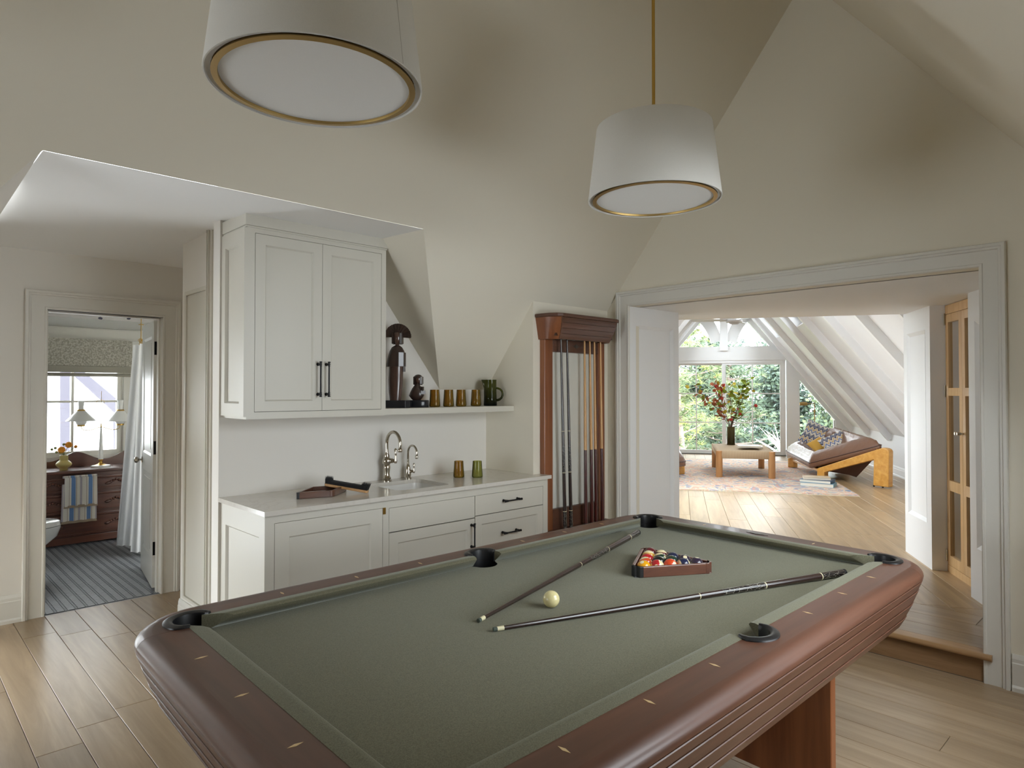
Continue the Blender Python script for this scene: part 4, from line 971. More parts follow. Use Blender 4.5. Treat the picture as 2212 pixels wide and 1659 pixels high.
def glass_mat(name, c_top, c_bot, z0, z1):
    m, n, l, b = newmat(name)
    n.remove(b); out = n['Material Output']; tc = n.new('ShaderNodeTexCoord'); sp = n.new('ShaderNodeSeparateXYZ'); mr = n.new('ShaderNodeMapRange'); cr = n.new('ShaderNodeMix'); cr.data_type = 'RGBA'
    l.new(tc.outputs['Object'], sp.inputs[0]); l.new(sp.outputs['Z'], mr.inputs['Value']); mr.inputs['From Min'].default_value = z0; mr.inputs['From Max'].default_value = z1
    cr.inputs['A'].default_value = c_bot; cr.inputs['B'].default_value = c_top; l.new(mr.outputs[0], cr.inputs['Factor'])
    t = n.new('ShaderNodeBsdfTransparent'); d_ = n.new('ShaderNodeBsdfDiffuse'); g = n.new('ShaderNodeBsdfGlossy'); m1_ = n.new('ShaderNodeMixShader'); m2_ = n.new('ShaderNodeMixShader'); fr = n.new('ShaderNodeLayerWeight')
    g.inputs['Roughness'].default_value = .06; fr.inputs['Blend'].default_value = .25; m1_.inputs[0].default_value = .14
    l.new(cr.outputs['Result'], t.inputs['Color']); l.new(cr.outputs['Result'], d_.inputs['Color']); l.new(t.outputs[0], m1_.inputs[1]); l.new(d_.outputs[0], m1_.inputs[2])
    l.new(fr.outputs['Fresnel'], m2_.inputs[0]); l.new(m1_.outputs[0], m2_.inputs[1]); l.new(g.outputs[0], m2_.inputs[2]); l.new(m2_.outputs[0], out.inputs[0])
    return m
AMBER = glass_mat('amber_glass', srgb(214, 182, 84), srgb(96, 84, 44), -.055, .02)
OLIVE = glass_mat('olive_glass', srgb(206, 206, 120), srgb(74, 82, 48), -.055, .02)
PITG = glass_mat('smoke_green_glass', srgb(150, 154, 70), srgb(28, 34, 32), -.09, .05)
def tumbler(loc, mat, lab, grp, h=.118):
    m = MB(); n_ = 20; R_ = [(.0001, 0), (.033, 0), (.0375, .003), (.0385, .012), (.034, h * .6), (.0315, h), (.0295, h), (.032, h * .6), (.0355, .014), (.0001, .010)]
    rings = [[(loc[0] + (r_ * (1 + (.012 if k % 2 else 0) * (r_ > .03))) * math.cos(2 * PI * k / n_), loc[1] + (r_ * (1 + (.012 if k % 2 else 0) * (r_ > .03))) * math.sin(2 * PI * k / n_), loc[2] + z) for k in range(n_)] for r_, z in R_]
    m.loops(rings, True, (False, False)); return m.build('tumbler', mat, smooth=60, label=lab, cat='glass', group=grp)
for u, lab in ((939, 'amber tumbler on the shelf nearest the small figurine'), (969, 'second amber tumbler from the figurines on the shelf'), (996, 'third amber tumbler from the figurines on the shelf'), (1028, 'amber tumbler on the shelf beside the pitcher')):
    p = at_y(u, 879, 3.66); tumbler((p.x, 3.66, 1.4275), AMBER, lab, 'amber tumblers on the shelf')
tumbler((2.912, 3.567, .9415), AMBER, 'amber green tumbler on the counter nearest the sink', 'tumblers on the counter', .112)
tumbler((3.004, 3.479, .9415), OLIVE, 'paler olive tumbler on the counter nearest the cue rack', 'tumblers on the counter', .112)
pt = thing('glass_pitcher', (3.287, 3.66, 1.4275), 'smoky green glass pitcher with a loop handle at the shelf end', 'pitcher')
m = MB(); n_ = 24; rings = []
for r_, z in [(.0001, 0), (.047, 0), (.050, .004), (.048, .06), (.046, .13), (.046, .18), (.047, .192), (.044, .192), (.043, .13), (.045, .06), (.046, .012), (.0001, .01)]:
    rg = []
    for k in range(n_):
        t = 2 * PI * k / n_; sp_o = max(0, math.cos(t - math.radians(139))) ** 10 * .022 * max(0, (z - .12) / .072) if r_ > .01 else 0
        rg.append((3.287 + (r_ + sp_o) * math.cos(t), 3.66 + (r_ + sp_o) * math.sin(t), 1.4275 + z))
    rings.append(rg)
m.loops(rings, True, (False, False)); m.build('body', PITG, pt, smooth=60)
hd = Vector((math.cos(math.radians(-42)), math.sin(math.radians(-42)), 0)); c0 = Vector((3.287, 3.66, 1.4275))
m = MB(); m.tube([c0 + hd * (.044 + .048 * math.sin(math.radians(t))) + Vector((0, 0, .085 + .045 * math.cos(math.radians(t)))) for t in range(-5, 190, 13)], [.008] * 8 + [.0085] * 4 + [.0095] * 3, 10); m.build('handle', PITG, pt, smooth=60)
# carved figurines
EBW = wood('carved_ebony', srgb(40, 28, 24), srgb(66, 48, 42), (8, 8, 1), 0, .3, 4, coat=.5, rnd=.02); EBB = wood('carved_rosewood', srgb(58, 38, 30), srgb(92, 66, 56), (8, 8, 1), 0, .28, 4, coat=.6, rnd=.02)
STONE = plain('black_stone', (.016, .017, .02, 1), .2, var=.3, vscale=12)
fa = math.radians(-48)
def figframe(o, ang): 
    ax = Vector((math.cos(ang), math.sin(ang), 0)); ay = Vector((-math.sin(ang), math.cos(ang), 0))
    return lambda a, b, c: Vector(o) + ax * a + ay * b + Vector((0, 0, c))
def ell_loops(fr, sec, n_=20):
    """sec: (z, half width, half depth, dx, dy, squareness)"""
    rr = []
    for z, w_, d_, dx, dy, sq in sec:
        rg = []
        for k in range(n_):
            t = 2 * PI * k / n_; c_, s_ = math.cos(t), math.sin(t); f_ = (abs(c_) ** sq + abs(s_) ** sq) ** (-1 / sq)
            rg.append(fr(dx + w_ * c_ * f_, dy + d_ * s_ * f_, z))
        rr.append(rg)
    return rr
f1 = thing('figurine', (2.462, 3.655, 1.4275), 'tall slender carved wooden lady with a fan shaped headdress on the shelf', 'figurine', 'carved figurines on the shelf')
fr = figframe((2.462, 3.655, 1.4275), fa)
m = MB(); m.prism([(-.085, -.03), (-.068, -.055), (.068, -.055), (.092, -.03), (.092, .03), (.068, .055), (-.085, .055)], 0, .048, fr); m.build('plinth', STONE, f1, bevel=.002)
m = MB(); m.loops(ell_loops(fr, [(.048, .036, .032, -.01, 0, 2.2), (.10, .043, .036, -.01, 0, 2.2), (.18, .048, .040, -.008, 0, 2.2), (.26, .047, .04, -.006, 0, 2.2), (.30, .044, .038, -.005, 0, 2.2)])); m.build('skirt', EBB, f1, smooth=50)
m = MB(); m.loops(ell_loops(fr, [(.268, .058, .046, -.012, 0, 2.6), (.285, .060, .046, -.008, 0, 2.6), (.33, .056, .044, -.004, 0, 2.4), (.37, .048, .038, 0, 0, 2.2), (.395, .034, .03, 0, 0, 2), (.408, .014, .014, .002, 0, 2)]))
m.prism([(.022, -.045), (.050, -.030), (.058, .0), (.052, .03), (.03, .03)], .27, .36, fr); m.prism([(.044, -.012), (.058, -.006), (.050, .02), (.038, .016)], .235, .29, fr); m.build('cape', EBW, f1, smooth=40)
m = MB(); m.loops(ell_loops(fr, [(.40, .012, .012, .002, 0, 2), (.418, .013, .013, .002, 0, 2), (.424, .022, .022, .002, 0, 2), (.45, .026, .025, .002, 0, 2), (.475, .026, .026, .002, 0, 2), (.49, .018, .018, .002, 0, 2), (.497, .004, .004, .002, 0, 2)]))
m.prism([(-.004, -.027), (.002, -.034), (.008, -.027)], .446, .458, fr); m.build('head', EBB, f1, smooth=60)
m = MB()
for sx in (-1, 1): m.prism([(sx * .020 + .002, -.022), (sx * .034 + .002, -.016), (sx * .036 + .002, .022), (sx * .018 + .002, .026)], .418, .487, fr)
m.prism([(-.030, .008), (.034, .008), (.030, .03), (-.026, .03)], .415, .49, fr); m.build('hair', EBW, f1)
m = MB(); nf = 22
for k in range(nf):
    a0, a1 = PI * (k - .15) / nf - .05, PI * (k + 1) / nf - .0; cz = .462; rr_ = .088
    dd2 = .002 if k % 2 else -.002
    pol = [(.0 + .020 * math.cos(a0), cz + .020 * math.sin(a0)), (rr_ * math.cos(a0), cz + rr_ * math.sin(a0)), ((rr_ + .003) * math.cos((a0 + a1) / 2), cz + (rr_ + .003) * math.sin((a0 + a1) / 2)), (rr_ * math.cos(a1), cz + rr_ * math.sin(a1)), (.020 * math.cos(a1), cz + .020 * math.sin(a1))]
    m.prism(pol, .012 + dd2, .020 + dd2, lambda a, b, c: fr(a, c, b))
m.build('headdress', EBW, f1)
f2 = thing('figurine', (2.625, 3.655, 1.4275), 'small carved wooden bust with bobbed hair on a round black base', 'figurine', 'carved figurines on the shelf')
fr = figframe((2.625, 3.655, 1.4275), fa)
m = MB(); m.lathe([(.076, 0), (.078, .003), (.078, .044), (.075, .048)], (0, 0, 0), 32, fr, sy=.7); m.build('plinth', STONE, f2, smooth=40)
m = MB(); m.loops(ell_loops(fr, [(.048, .026, .022, -.004, 0, 2), (.056, .034, .03, -.006, 0, 2.4), (.078, .050, .036, -.006, 0, 2.6), (.10, .044, .034, -.004, 0, 2.6), (.125, .034, .028, -.002, 0, 2.2), (.15, .018, .018, 0, 0, 2), (.17, .011, .011, .004, 0, 2)]))
m.prism([(.018, -.02), (.030, -.03), (.058, -.012), (.050, .01), (.02, .012)], .088, .112, fr); m.prism([(.012, -.022), (.040, -.026), (.046, -.004), (.018, .01)], .108, .138, fr); m.build('torso', EBW, f2, smooth=35)
m = MB(); m.loops(ell_loops(fr, [(.160, .012, .012, .006, 0, 2), (.172, .02, .02, .006, 0, 2), (.19, .023, .023, .006, 0, 2), (.205, .02, .02, .006, 0, 2), (.214, .006, .006, .006, 0, 2)])); m.build('head', EBB, f2, smooth=60)
m = MB()
for sx in (-1, 1): m.prism([(sx * .016 + .005, -.020), (sx * .030 + .005, -.014), (sx * .032 + .005, .02), (sx * .014 + .005, .024)], .152 if sx < 0 else .156, .205, fr)
m.prism([(-.026, .006), (.034, .006), (.028, .028), (-.020, .028)], .15, .205, fr)
m.loops(ell_loops(fr, [(.198, .032, .028, .005, .002, 2.2), (.208, .028, .025, .005, .002, 2), (.217, .016, .015, .005, .002, 2), (.220, .003, .003, .005, .002, 2)])); m.build('hair', EBW, f2, smooth=40)

# ------------------------------------------------------------------ closet door and bathroom door
m = MB(); frC = lambda a, b, c: Vector((1.50 - c, a, b))
cdr = thing('door_2', (1.50, 4.5, .1), None, None, None, 'structure')
y0, y1, z0c, z1c = at_x(447, 900, 1.5).y, at_x(404.5, 900, 1.5).y, .185, 2.168
m.box((y0, z0c, -.005), (y1, z1c, .004), frC); m.build('leaf', CAB, cdr)
m = MB()
for q_ in ((y1, z0c - .02, y1 + .03, z1c + .03), (y0 - .012, z0c - .02, y0 - .002, z1c + .03), (y0, z1c + .004, y1, z1c + .03), (y0, z0c - .02, y1, z0c - .004)): m.box((q_[0], q_[1], 0), (q_[2], q_[3], .014), frC)
m.box((y0 - .09, .15, 0), (y0 - .014, 2.54, .010), frC); m.box((y0 - .06, .15, .01), (y0 - .05, 2.54, .022), frC); m.box((y0 - .03, .15, .01), (y0 - .022, 2.54, .02), frC)
m.build('frame', CAB, cdr)
m = MB(); m.tube([(1.494, y0 - .004, 2.02), (1.494, y0 - .004, 2.19)], .006, 10)
m.box((y0 - .014, 2.03, .004), (y0 + .012, 2.18, .006), frC); m.build('hinge', BRASS, cdr, smooth=40)
DW = plain('door_paint', (.72, .71, .68, 1), .35)
hinge_p, far_p = Vector((1.560, 5.655, 0)), Vector((1.665, 6.36, 0)); ud = (far_p - hinge_p).normalized(); nd = Vector((-ud.y, ud.x, 0)); Ld = (far_p - hinge_p).length
frD = lambda a, b, c: hinge_p + ud * a + nd * c + Vector((0, 0, b))
dr2 = thing('door_3', hinge_p, None, None, None, 'structure')
m = MB(); m.box((0, .012, -.044), (Ld, 2.088, -.006), frD)
for q_ in ((0, .012, .115, 2.088), (Ld - .115, .012, Ld, 2.088), (.115, .012, Ld - .115, .23), (.115, 1.97, Ld - .115, 2.088), (.115, .88, Ld - .115, 1.02)): m.box((q_[0], q_[1], -.006), (q_[2], q_[3], .0), frD)
m.build('leaf', DW, dr2)
m = MB(); mould(m, .115, Ld - .115, .23, .88, .02, frD, .0005, -.006); mould(m, .115, Ld - .115, 1.02, 1.97, .02, frD, .0005, -.006); m.box((.16, .28, -.006), (Ld - .16, .83, -.002), frD); m.box((.16, 1.07, -.006), (Ld - .16, 1.92, -.002), frD); m.build('panels', DW, dr2)
for v_ in (752, 967.5, 1185):
    zz = at_y(333, v_, 5.65).z; m = MB(); m.box((-.002, zz - .052, -.040), (.0, zz + .052, -.004), frD); m.tube([frD(-.008, zz - .062, -.046), frD(-.008, zz + .062, -.046)], .007, 10); m.box((-.012, zz - .052, -.075), (-.008, zz + .052, -.046), frD); m.build('hinge', BLACKM, dr2)
kz = at_y(300, 994, 6.25).z
m = MB(); q_ = frD(Ld - .065, kz, 0); m.tube([q_, q_ + nd * .006], .026, 18); m.tube([q_, q_ + nd * .028], .008, 10); m.tube([q_ + nd * .026, q_ + nd * .032, q_ + nd * .044, q_ + nd * .056, q_ + nd * .062], [.012, .022, .028, .024, .012], 12); m.build('knob', NICKEL, dr2, smooth=40)

# ------------------------------------------------------------------ drum pendants
LINEN = plain('linen_shade', (.66, .64, .60, 1), .85, bump=(500, .25), var=.04, vscale=300)
DIFF = plain('linen_diffuser', (.80, .79, .77, 1), .85, bump=(600, .3), var=.03, vscale=400)
def pendant(x, y, lab, seam):
    p = thing('pendant_lamp', (x, y, 2.30), lab, 'pendant lamp', 'drum pendants over the pool table')
    m = MB(); m.lathe([(.2610, 2.300), (.2615, 2.304), (.2275, 2.590), (.2245, 2.592), (.2240, 2.588), (.2575, 2.304), (.258, 2.300)], (x, y, 0), 72, caps=(False, False))
    k = len(m.f); m.f += [(j, (j + 1) % 72, 6 * 72 + (j + 1) % 72, 6 * 72 + j) for j in range(72)]
    sh_ = m.build('shade', LINEN, p, smooth=50)
    m = MB(); a = math.radians(seam); m.loops([[(x + r_ * math.cos(a + s_), y + r_ * math.sin(a + s_), z) for r_, z in ((.2618, 2.302), (.2279, 2.590))] for s_ in (-.004, .004)], False, (False, False)); m.build('seam', plain('seam_shadow', (.36, .34, .30, 1), .9), sh_)
    m = MB(); m.lathe([(.2440, 2.306), (.2572, 2.306), (.2570, 2.309), (.2440, 2.309)], (x, y, 0), 72, caps=(False, False)); m.build('lit_gap_ring', DIFF, p)  # white annulus added so the gap round the ring looks lit inside
    m = MB(); m.lathe([(.2430, 2.303), (.2440, 2.300), (.2290, 2.2985), (.2280, 2.303), (.2285, 2.340), (.2430, 2.340)], (x, y, 0), 72, caps=(False, False)); m.build('trim_ring', BRASSD, p, smooth=40)
    m = MB(); m.lathe([(.0001, 2.306), (.2285, 2.306), (.2285, 2.309), (.0001, 2.309)], (x, y, 0), 72, caps=(False, False)); m.build('diffuser', DIFF, p)
    m = MB(); a = math.radians(seam + 20); m.tube([(x + .246 * math.cos(a), y + .246 * math.sin(a), 2.308), (x + .256 * math.cos(a), y + .256 * math.sin(a), 2.308), (x + .2562 * math.cos(a), y + .2562 * math.sin(a), 2.308), (x + .259 * math.cos(a), y + .259 * math.sin(a), 2.308)], [.0016, .0016, .005, .005], 8); m.build('screw', BRASS, p)
    m = MB()
    for t in (0, 120, 240): a = math.radians(t + 10); m.tube([(x, y, 2.555), (x + .226 * math.cos(a), y + .226 * math.sin(a), 2.58)], .003, 6)
    m.lathe([(.03, 2.50), (.03, 2.56), (.012, 2.57)], (x, y, 0), 20); m.build('spider', BRASSD, p)
    zc = min(ZL(y), ZRt(y)); m = MB(); m.lathe([(.0065, 2.56), (.0065, zc - .02), (.0065, zc)], (x, y, 0), 14); m.build('rod', BRASS, p, smooth=60)
    m = MB(); m.lathe([(.008, zc - .09), (.02, zc - .085), (.062, zc - .05), (.065, zc - .02)], (x, y, 0), 28); m.build('canopy', BRASS, p, smooth=60)
pendant(.790, 1.530, 'white linen drum pendant with a brass ring, nearest the camera', -70)
pendant(2.240, 1.515, 'white linen drum pendant hanging by a brass rod over the far half', -68)

# ------------------------------------------------------------------ maple glazed doors in the passage
MAPD = wood('maple_door', srgb(206, 164, 110), srgb(226, 190, 140), (8, 8, .7), SA, .35, 2.5, coat=.3, rnd=.03, bump=.03)
frM = lambda a, b, c: S(a, -1.985 + c, b)
md = thing('door_4', S(5.45, -1.985, FS), None, None, None, 'structure')
e_l, e_m, e_r = 5.776, at_s2(2079, 900, -1.985).dot(E1), 5.06
m = MB(); m.box((e_r - .3, 2.125, -.05), (e_l, 2.193, .0), frM); m.box((e_r - .3, FS, -.05), (e_l, FS + .055, .0), frM); m.build('door_frame', MAPD, md)
def zpx(v, a=5.7): 
    return at_s2(2058, v, -1.985).z
zr1, zr2 = zpx(855), zpx(838); zr3, zr4 = zpx(1062), zpx(1040)
for (a0, a1) in ((e_m + .001, e_l - .004), (2 * e_m - e_l, e_m - .001)):
    st_ = .052; lf = MB()
    for q_ in ((a0, FS + .058, a0 + st_, 2.122), (a1 - st_, FS + .058, a1, 2.122), (a0 + st_, 2.06, a1 - st_, 2.122), (a0 + st_, FS + .058, a1 - st_, FS + .13), (a0 + st_, zr1, a1 - st_, zr2), (a0 + st_, zr3, a1 - st_, zr4)): lf.box((q_[0], q_[1], -.035), (q_[2], q_[3], .0), frM)
    lo_ = lf.build('leaf', MAPD, md)
    for (b0, b1) in ((FS + .13, zr3), (zr4, zr1), (zr2, 2.06)): w = MB(); w.box((a0 + st_, b0, -.02), (a1 - st_, b1, -.015), frM); w.build('pane', PANE, lo_)
    kz2 = at_s2(2079, 937, -1.985).z; w = MB(); ka = a0 + .02 if a0 > e_m - .1 else a1 - .02; w.tube([frM(ka, kz2, 0), frM(ka, kz2, .02), frM(ka, kz2, .021), frM(ka, kz2, .045)], [.006, .006, .011, .011], 12); w.build('knob', NICKEL, lo_)
for v_ in (690, 845, 1195):
    zz = at_s2(2041, v_, -1.985).z; w = MB(); w.tube([frM(e_l - .003, zz - .045, .006), frM(e_l - .003, zz + .045, .006)], .006, 8); w.build('hinge', NICKEL, md)
# ------------------------------------------------------------------ sunroom furniture
RUG, n, l, b = newmat('faded_oriental_rug')
tc = n.new('ShaderNodeTexCoord'); mp = n.new('ShaderNodeMapping'); mp.inputs['Rotation'].default_value = (0, 0, -SA); nz = n.new('ShaderNodeTexNoise'); nz.inputs['Scale'].default_value = 2.4; nz.inputs['Detail'].default_value = 3; nz.inputs['Distortion'].default_value = 2.2
cr = n.new('ShaderNodeValToRGB'); cr.color_ramp.interpolation = 'EASE'
for i_, (p_, c_) in enumerate(((.0, srgb(104, 118, 142)), (.36, srgb(130, 140, 158)), (.42, srgb(206, 192, 172)), (.50, srgb(204, 162, 140)), (.56, srgb(212, 198, 178)), (.62, srgb(150, 156, 168)), (.70, srgb(198, 150, 128)))):
    if i_ < 2: cr.color_ramp.elements[i_].position = p_; cr.color_ramp.elements[i_].color = c_
    else: q_ = cr.color_ramp.elements.new(p_); q_.color = c_
nz2 = n.new('ShaderNodeTexNoise'); nz2.inputs['Scale'].default_value = 40; mx = n.new('ShaderNodeMix'); mx.data_type = 'RGBA'; mx.blend_type = 'OVERLAY'; mx.inputs['Factor'].default_value = .35
l.new(tc.outputs['Object'], mp.inputs[0]); l.new(mp.outputs[0], nz.inputs['Vector']); l.new(mp.outputs[0], nz2.inputs['Vector']); l.new(nz.outputs['Fac'], cr.inputs[0]); l.new(cr.outputs[0], mx.inputs['A']); l.new(nz2.outputs['Color'], mx.inputs['B']); l.new(mx.outputs['Result'], b.inputs['Base Color']); b.inputs['Roughness'].default_value = .95
rg_ = thing('area_rug', S(11.7, -.3, FS), 'large faded oriental rug in rose, blue and cream on the sunroom floor', 'rug')
m = MB(); m.box((9.56, -2.27, FS + .0005), (13.85, 1.5, FS + .012), S); m.build('pile', RUG, rg_)
m = MB(); b0 = -2.27
while b0 < 1.5:
    m.box((9.50, b0, FS + .001), (9.56, b0 + .008, FS + .006), S); m.box((13.85, b0, FS + .001), (13.91, b0 + .008, FS + .006), S); b0 += .015
m.build('fringe', plain('cream_fringe', srgb(214, 202, 180), .9), rg_, kind='stuff')
FR = FS + .0125
OAKT = wood('light_oak', srgb(176, 126, 78), srgb(204, 156, 106), (8, 8, .8), 0, .45, 2.5, rnd=.03)
CORD, n, l, b = newmat('woven_cord')
tc = n.new('ShaderNodeTexCoord'); mp = n.new('ShaderNodeMapping'); mp.inputs['Rotation'].default_value = (0, 0, -SA); wv = n.new('ShaderNodeTexWave'); wv.bands_direction = 'Y'; wv.inputs['Scale'].default_value = 38; wv.inputs['Distortion'].default_value = .6
cr = n.new('ShaderNodeValToRGB'); cr.color_ramp.elements[0].color = srgb(168, 142, 112); cr.color_ramp.elements[1].color = srgb(208, 186, 154); bp = n.new('ShaderNodeBump'); bp.inputs['Strength'].default_value = .5; bp.inputs['Distance'].default_value = .003
l.new(tc.outputs['Object'], mp.inputs[0]); l.new(mp.outputs[0], wv.inputs['Vector']); l.new(wv.outputs['Fac'], cr.inputs[0]); l.new(cr.outputs[0], b.inputs['Base Color']); l.new(wv.outputs['Fac'], bp.inputs['Height']); l.new(bp.outputs[0], b.inputs['Normal']); b.inputs['Roughness'].default_value = .8
ctb = thing('coffee_table', S(11.75, -.99, FR), 'low oak coffee table with a woven cord top on the rug', 'table')
zt_ = at_s1(1557, 973.8, 11.03).z; zb_ = at_s1(1557, 989.6, 11.03).z
TX = ((11.06, -.60), (11.06, -1.385), (12.44, -1.385), (12.44, -.60))
for a, b0 in TX: m = MB(); p = S(a, b0, 0); m.lathe([(.051, FR), (.052, FR + .003), (.052, zt_ - .003), (.049, zt_)], (p.x, p.y, 0), 24); m.build('leg', OAKT, ctb, smooth=40)
m = MB(); sec = [(0, zb_), (.018, zb_ - .004), (.03, zb_ + .01), (.036, (zb_ + zt_) / 2), (.03, zt_ - .01), (.012, zt_ + .004), (-.05, zt_ + .006)]
core = [(11.06, -.60), (12.44, -.60), (12.44, -1.385), (11.06, -1.385)]
rr = []
for d_, z in sec:
    rr.append([S(a, b0, z) for a, b0 in ((11.045 - d_, -.655), (11.045 - d_, -1.33), (11.115, -1.40 - d_), (12.385, -1.40 - d_), (12.455 + d_, -1.33), (12.455 + d_, -.655), (12.385, -.585 + d_), (11.115, -.585 + d_))])
m.loops(rr); m.build('woven_top', CORD, ctb, smooth=50)
ZTT = zt_ + .0065
# vase with branches
vb = at_z(1579, 961, ZTT); va, vbb = vb.dot(E1), vb.dot(E2)
VG = glass_mat('olive_brown_glass', srgb(190, 180, 130), srgb(120, 108, 62), -.16, .1)
hV = at_s1(1579, 922, va).z - ZTT
bo = thing('flower_vase', (vb.x, vb.y, ZTT), 'tall olive glass vase of autumn branches on the coffee table', 'vase')
m = MB(); m.lathe([(.0001, 0), (.066, 0), (.07, .004), (.07, hV), (.066, hV), (.066, .014), (.0001, .012)], (vb.x, vb.y, ZTT), 24, caps=(False, False)); m.build('glass', VG, bo, smooth=40)
TWIG = plain('twig_bark', srgb(96, 76, 64), .8)
LG = plain('leaf_green', srgb(132, 150, 34), .6, var=.25, vscale=30); LR = plain('leaf_russet', srgb(168, 92, 52), .6, var=.25, vscale=30); LY = plain('leaf_yellow', srgb(196, 176, 50), .6); LC = plain('leaf_crimson', srgb(190, 56, 48), .6)
leafs = {LG: MB(), LR: MB(), LY: MB(), LC: MB()}; tw = MB(); RV = random.Random(5)
def leaf(mb, p, s_):
    a = Vector((RV.uniform(-1, 1), RV.uniform(-1, 1), RV.uniform(-.6, .8))).normalized(); c_ = a.orthogonal().normalized(); c_ = (c_ * math.cos(RV.uniform(0, 6)) + a.cross(c_) * math.sin(RV.uniform(0, 6))).normalized(); n_ = a.cross(c_)
    mb.add([p, p + a * s_ * .35 + c_ * s_ * .42, p + a * s_ * .8 + c_ * s_ * .34, p + a * s_ * 1.05, p + a * s_ * .8 - c_ * s_ * .34, p + a * s_ * .35 - c_ * s_ * .42, p + a * s_ * .5 + n_ * s_ * .12], [(0, 1, 6), (1, 2, 6), (2, 3, 6), (3, 4, 6), (4, 5, 6), (5, 0, 6)])
def branch(pxs, mats, dens, lo=.35, spread=.05, da=0.0):
    """polyline measured on the bouquet's plane, then bent forward or back by da"""
    P_ = []; N_ = len(pxs)
    for i, (u, v) in enumerate(pxs): P_.append(at_s1(u, v, va + da * i / max(1, N_ - 1)))
    tw.tube([Vector((vb.x, vb.y, ZTT + .03))] + P_, [.007] + [.006 - .0045 * i / N_ for i in range(N_)], 6)
    for i in range(N_ - 1):
        for k in range(dens):
            t = RV.random(); f_ = (i + t) / (N_ - 1)
            if f_ < lo: continue
            p = P_[i].lerp(P_[i + 1], t) + Vector((RV.gauss(0, spread), RV.gauss(0, spread), RV.gauss(0, spread * .8))); tw.tube([P_[i].lerp(P_[i + 1], t), p], .0018, 4); leaf(leafs[RV.choice(mats)], p, RV.uniform(.05, .095))
branch([(1577, 918), (1562, 893), (1540, 875), (1522, 858), (1505, 838)], [LR, LR, LG, LY, LR], 15, .35, .055, -.2)
branch([(1576, 918), (1566, 890), (1558, 862), (1552, 840), (1549, 824)], [LR, LR, LR, LY, LC], 18, .3, .06, .2)
branch([(1574, 918), (1563, 902), (1550, 893)], [LR, LR], 9, .3, .04, -.1)
branch([(1580, 916), (1590, 890), (1598, 862), (1606, 838), (1612, 823)], [LG, LG, LG, LG], 17, .25, .05, .15)
branch([(1580, 916), (1580, 895), (1579, 872), (1575, 850), (1573, 838)], [LG, LG, LY], 10, .2, .055, -.15)
branch([(1581, 916), (1596, 880), (1608, 858), (1622, 838)], [LG, LG, LY], 9, .5, .045, -.1)
branch([(1582, 914), (1602, 900), (1618, 884), (1629, 876)], [LC, LC, LG], 3, .75, .03, 0)
branch([(1579, 918), (1584, 905), (1592, 893), (1600, 888)], [LG, LC], 7, .2, .03, 0)
tw.build('twigs', TWIG, bo, kind='stuff')
for mt, mb in leafs.items():
    if mb.v: mb.build('leaves', mt, bo, kind='stuff')
# books
PAGE = plain('book_pages', srgb(226, 220, 206), .8)
def book(c, ang, w, h, t, col, lab, grp, tilt=0):
    r = thing('book', (0, 0, 0), lab, 'book', grp); cm = plain('cover_' + lab.split()[0], col, .4)
    m = MB(); m.box((-w / 2, -h / 2, 0), (w / 2, h / 2, .003)); m.box((-w / 2, -h / 2, t - .003), (w / 2, h / 2, t)); m.box((-w / 2, -h / 2, .003), (-w / 2 + .004, h / 2, t - .003)); m.build('cover', cm, r)
    m = MB(); m.box((-w / 2 + .005, -h / 2 + .004, .003), (w / 2 - .004, h / 2 - .004, t - .003)); m.build('pages', PAGE, r)
    r.location = c; r.rotation_euler = (0, 0, ang); return r
pb = at_z(1622, 968, ZTT)
book((pb.x, pb.y, ZTT), SA - .1 + PI / 2, .36, .27, .035, srgb(196, 176, 140), 'tan book under the pale one on the coffee table', 'books on the coffee table')
pb2 = at_z(1617, 966, ZTT + .035)
book((pb2.x, pb2.y, ZTT + .0355), SA + .05 + PI / 2, .34, .25, .03, srgb(190, 198, 200), 'pale grey book on top on the coffee table', 'books on the coffee table')
pf = at_z(1768, 1049, FR)
book((pf.x, pf.y, FR), SA - .35 + PI / 2, .44, .30, .05, srgb(120, 166, 188), 'light blue book at the bottom of the floor pile', 'books piled on the rug')
book((pf.x + .01, pf.y + .02, FR + .0505), SA - .42 + PI / 2, .42, .28, .04, srgb(62, 92, 120), 'navy book in the middle of the floor pile', 'books piled on the rug')
book((pf.x + .05, pf.y + .05, FR + .091), SA - .1 + PI / 2, .36, .26, .03, srgb(206, 186, 156), 'cream book on top of the floor pile', 'books piled on the rug')
# lounge chair
LEA, n, l, b = newmat('brown_leather')
b.inputs['Base Color'].default_value = srgb(116, 82, 62); b.inputs['Roughness'].default_value = .34; b.inputs['Coat Weight'].default_value = .2
noise_bump(n, l, b, 9, .55, .02, 5, (1, 1, 1))
PLY = wood('honey_plywood', srgb(196, 138, 56), srgb(220, 168, 84), (1, 8, 8), 0, .35, 2, coat=.4, rnd=.02)
SLING = plain('brown_sling', srgb(78, 52, 42), .6)
GA, GB, GD = S(11.19, -2.07), S(12.82, -1.955), S(10.42, -2.795); GC = GB + GD - GA
uAD = (GD - GA).normalized(); nAD = Vector((-uAD.y, uAD.x, 0)); 
if nAD.dot(GB - GA) < 0: nAD = -nAD
def on_side(u, v): q = ray(u, v); t = (GA - CAMP).dot(nAD) / q.dot(nAD); p = CAMP + q * t; return ((p - GA).dot(uAD), p.z)
side = [on_side(*p) for p in ((1764.3, 1036.5), (1780, 1038), (1780, 1020.4), (1886.9, 993.3), (1885.8, 1053), (1919, 1056.5), (1920, 976), (1917.8, 971.5), (1913, 968.6), (1905.9, 967.3), (1764.6, 1011.8))]
side = [(s_, max(z, FR if i < 2 else FS + .0) if i in (0, 1, 4, 5) else z) for i, (s_, z) in enumerate(side)]
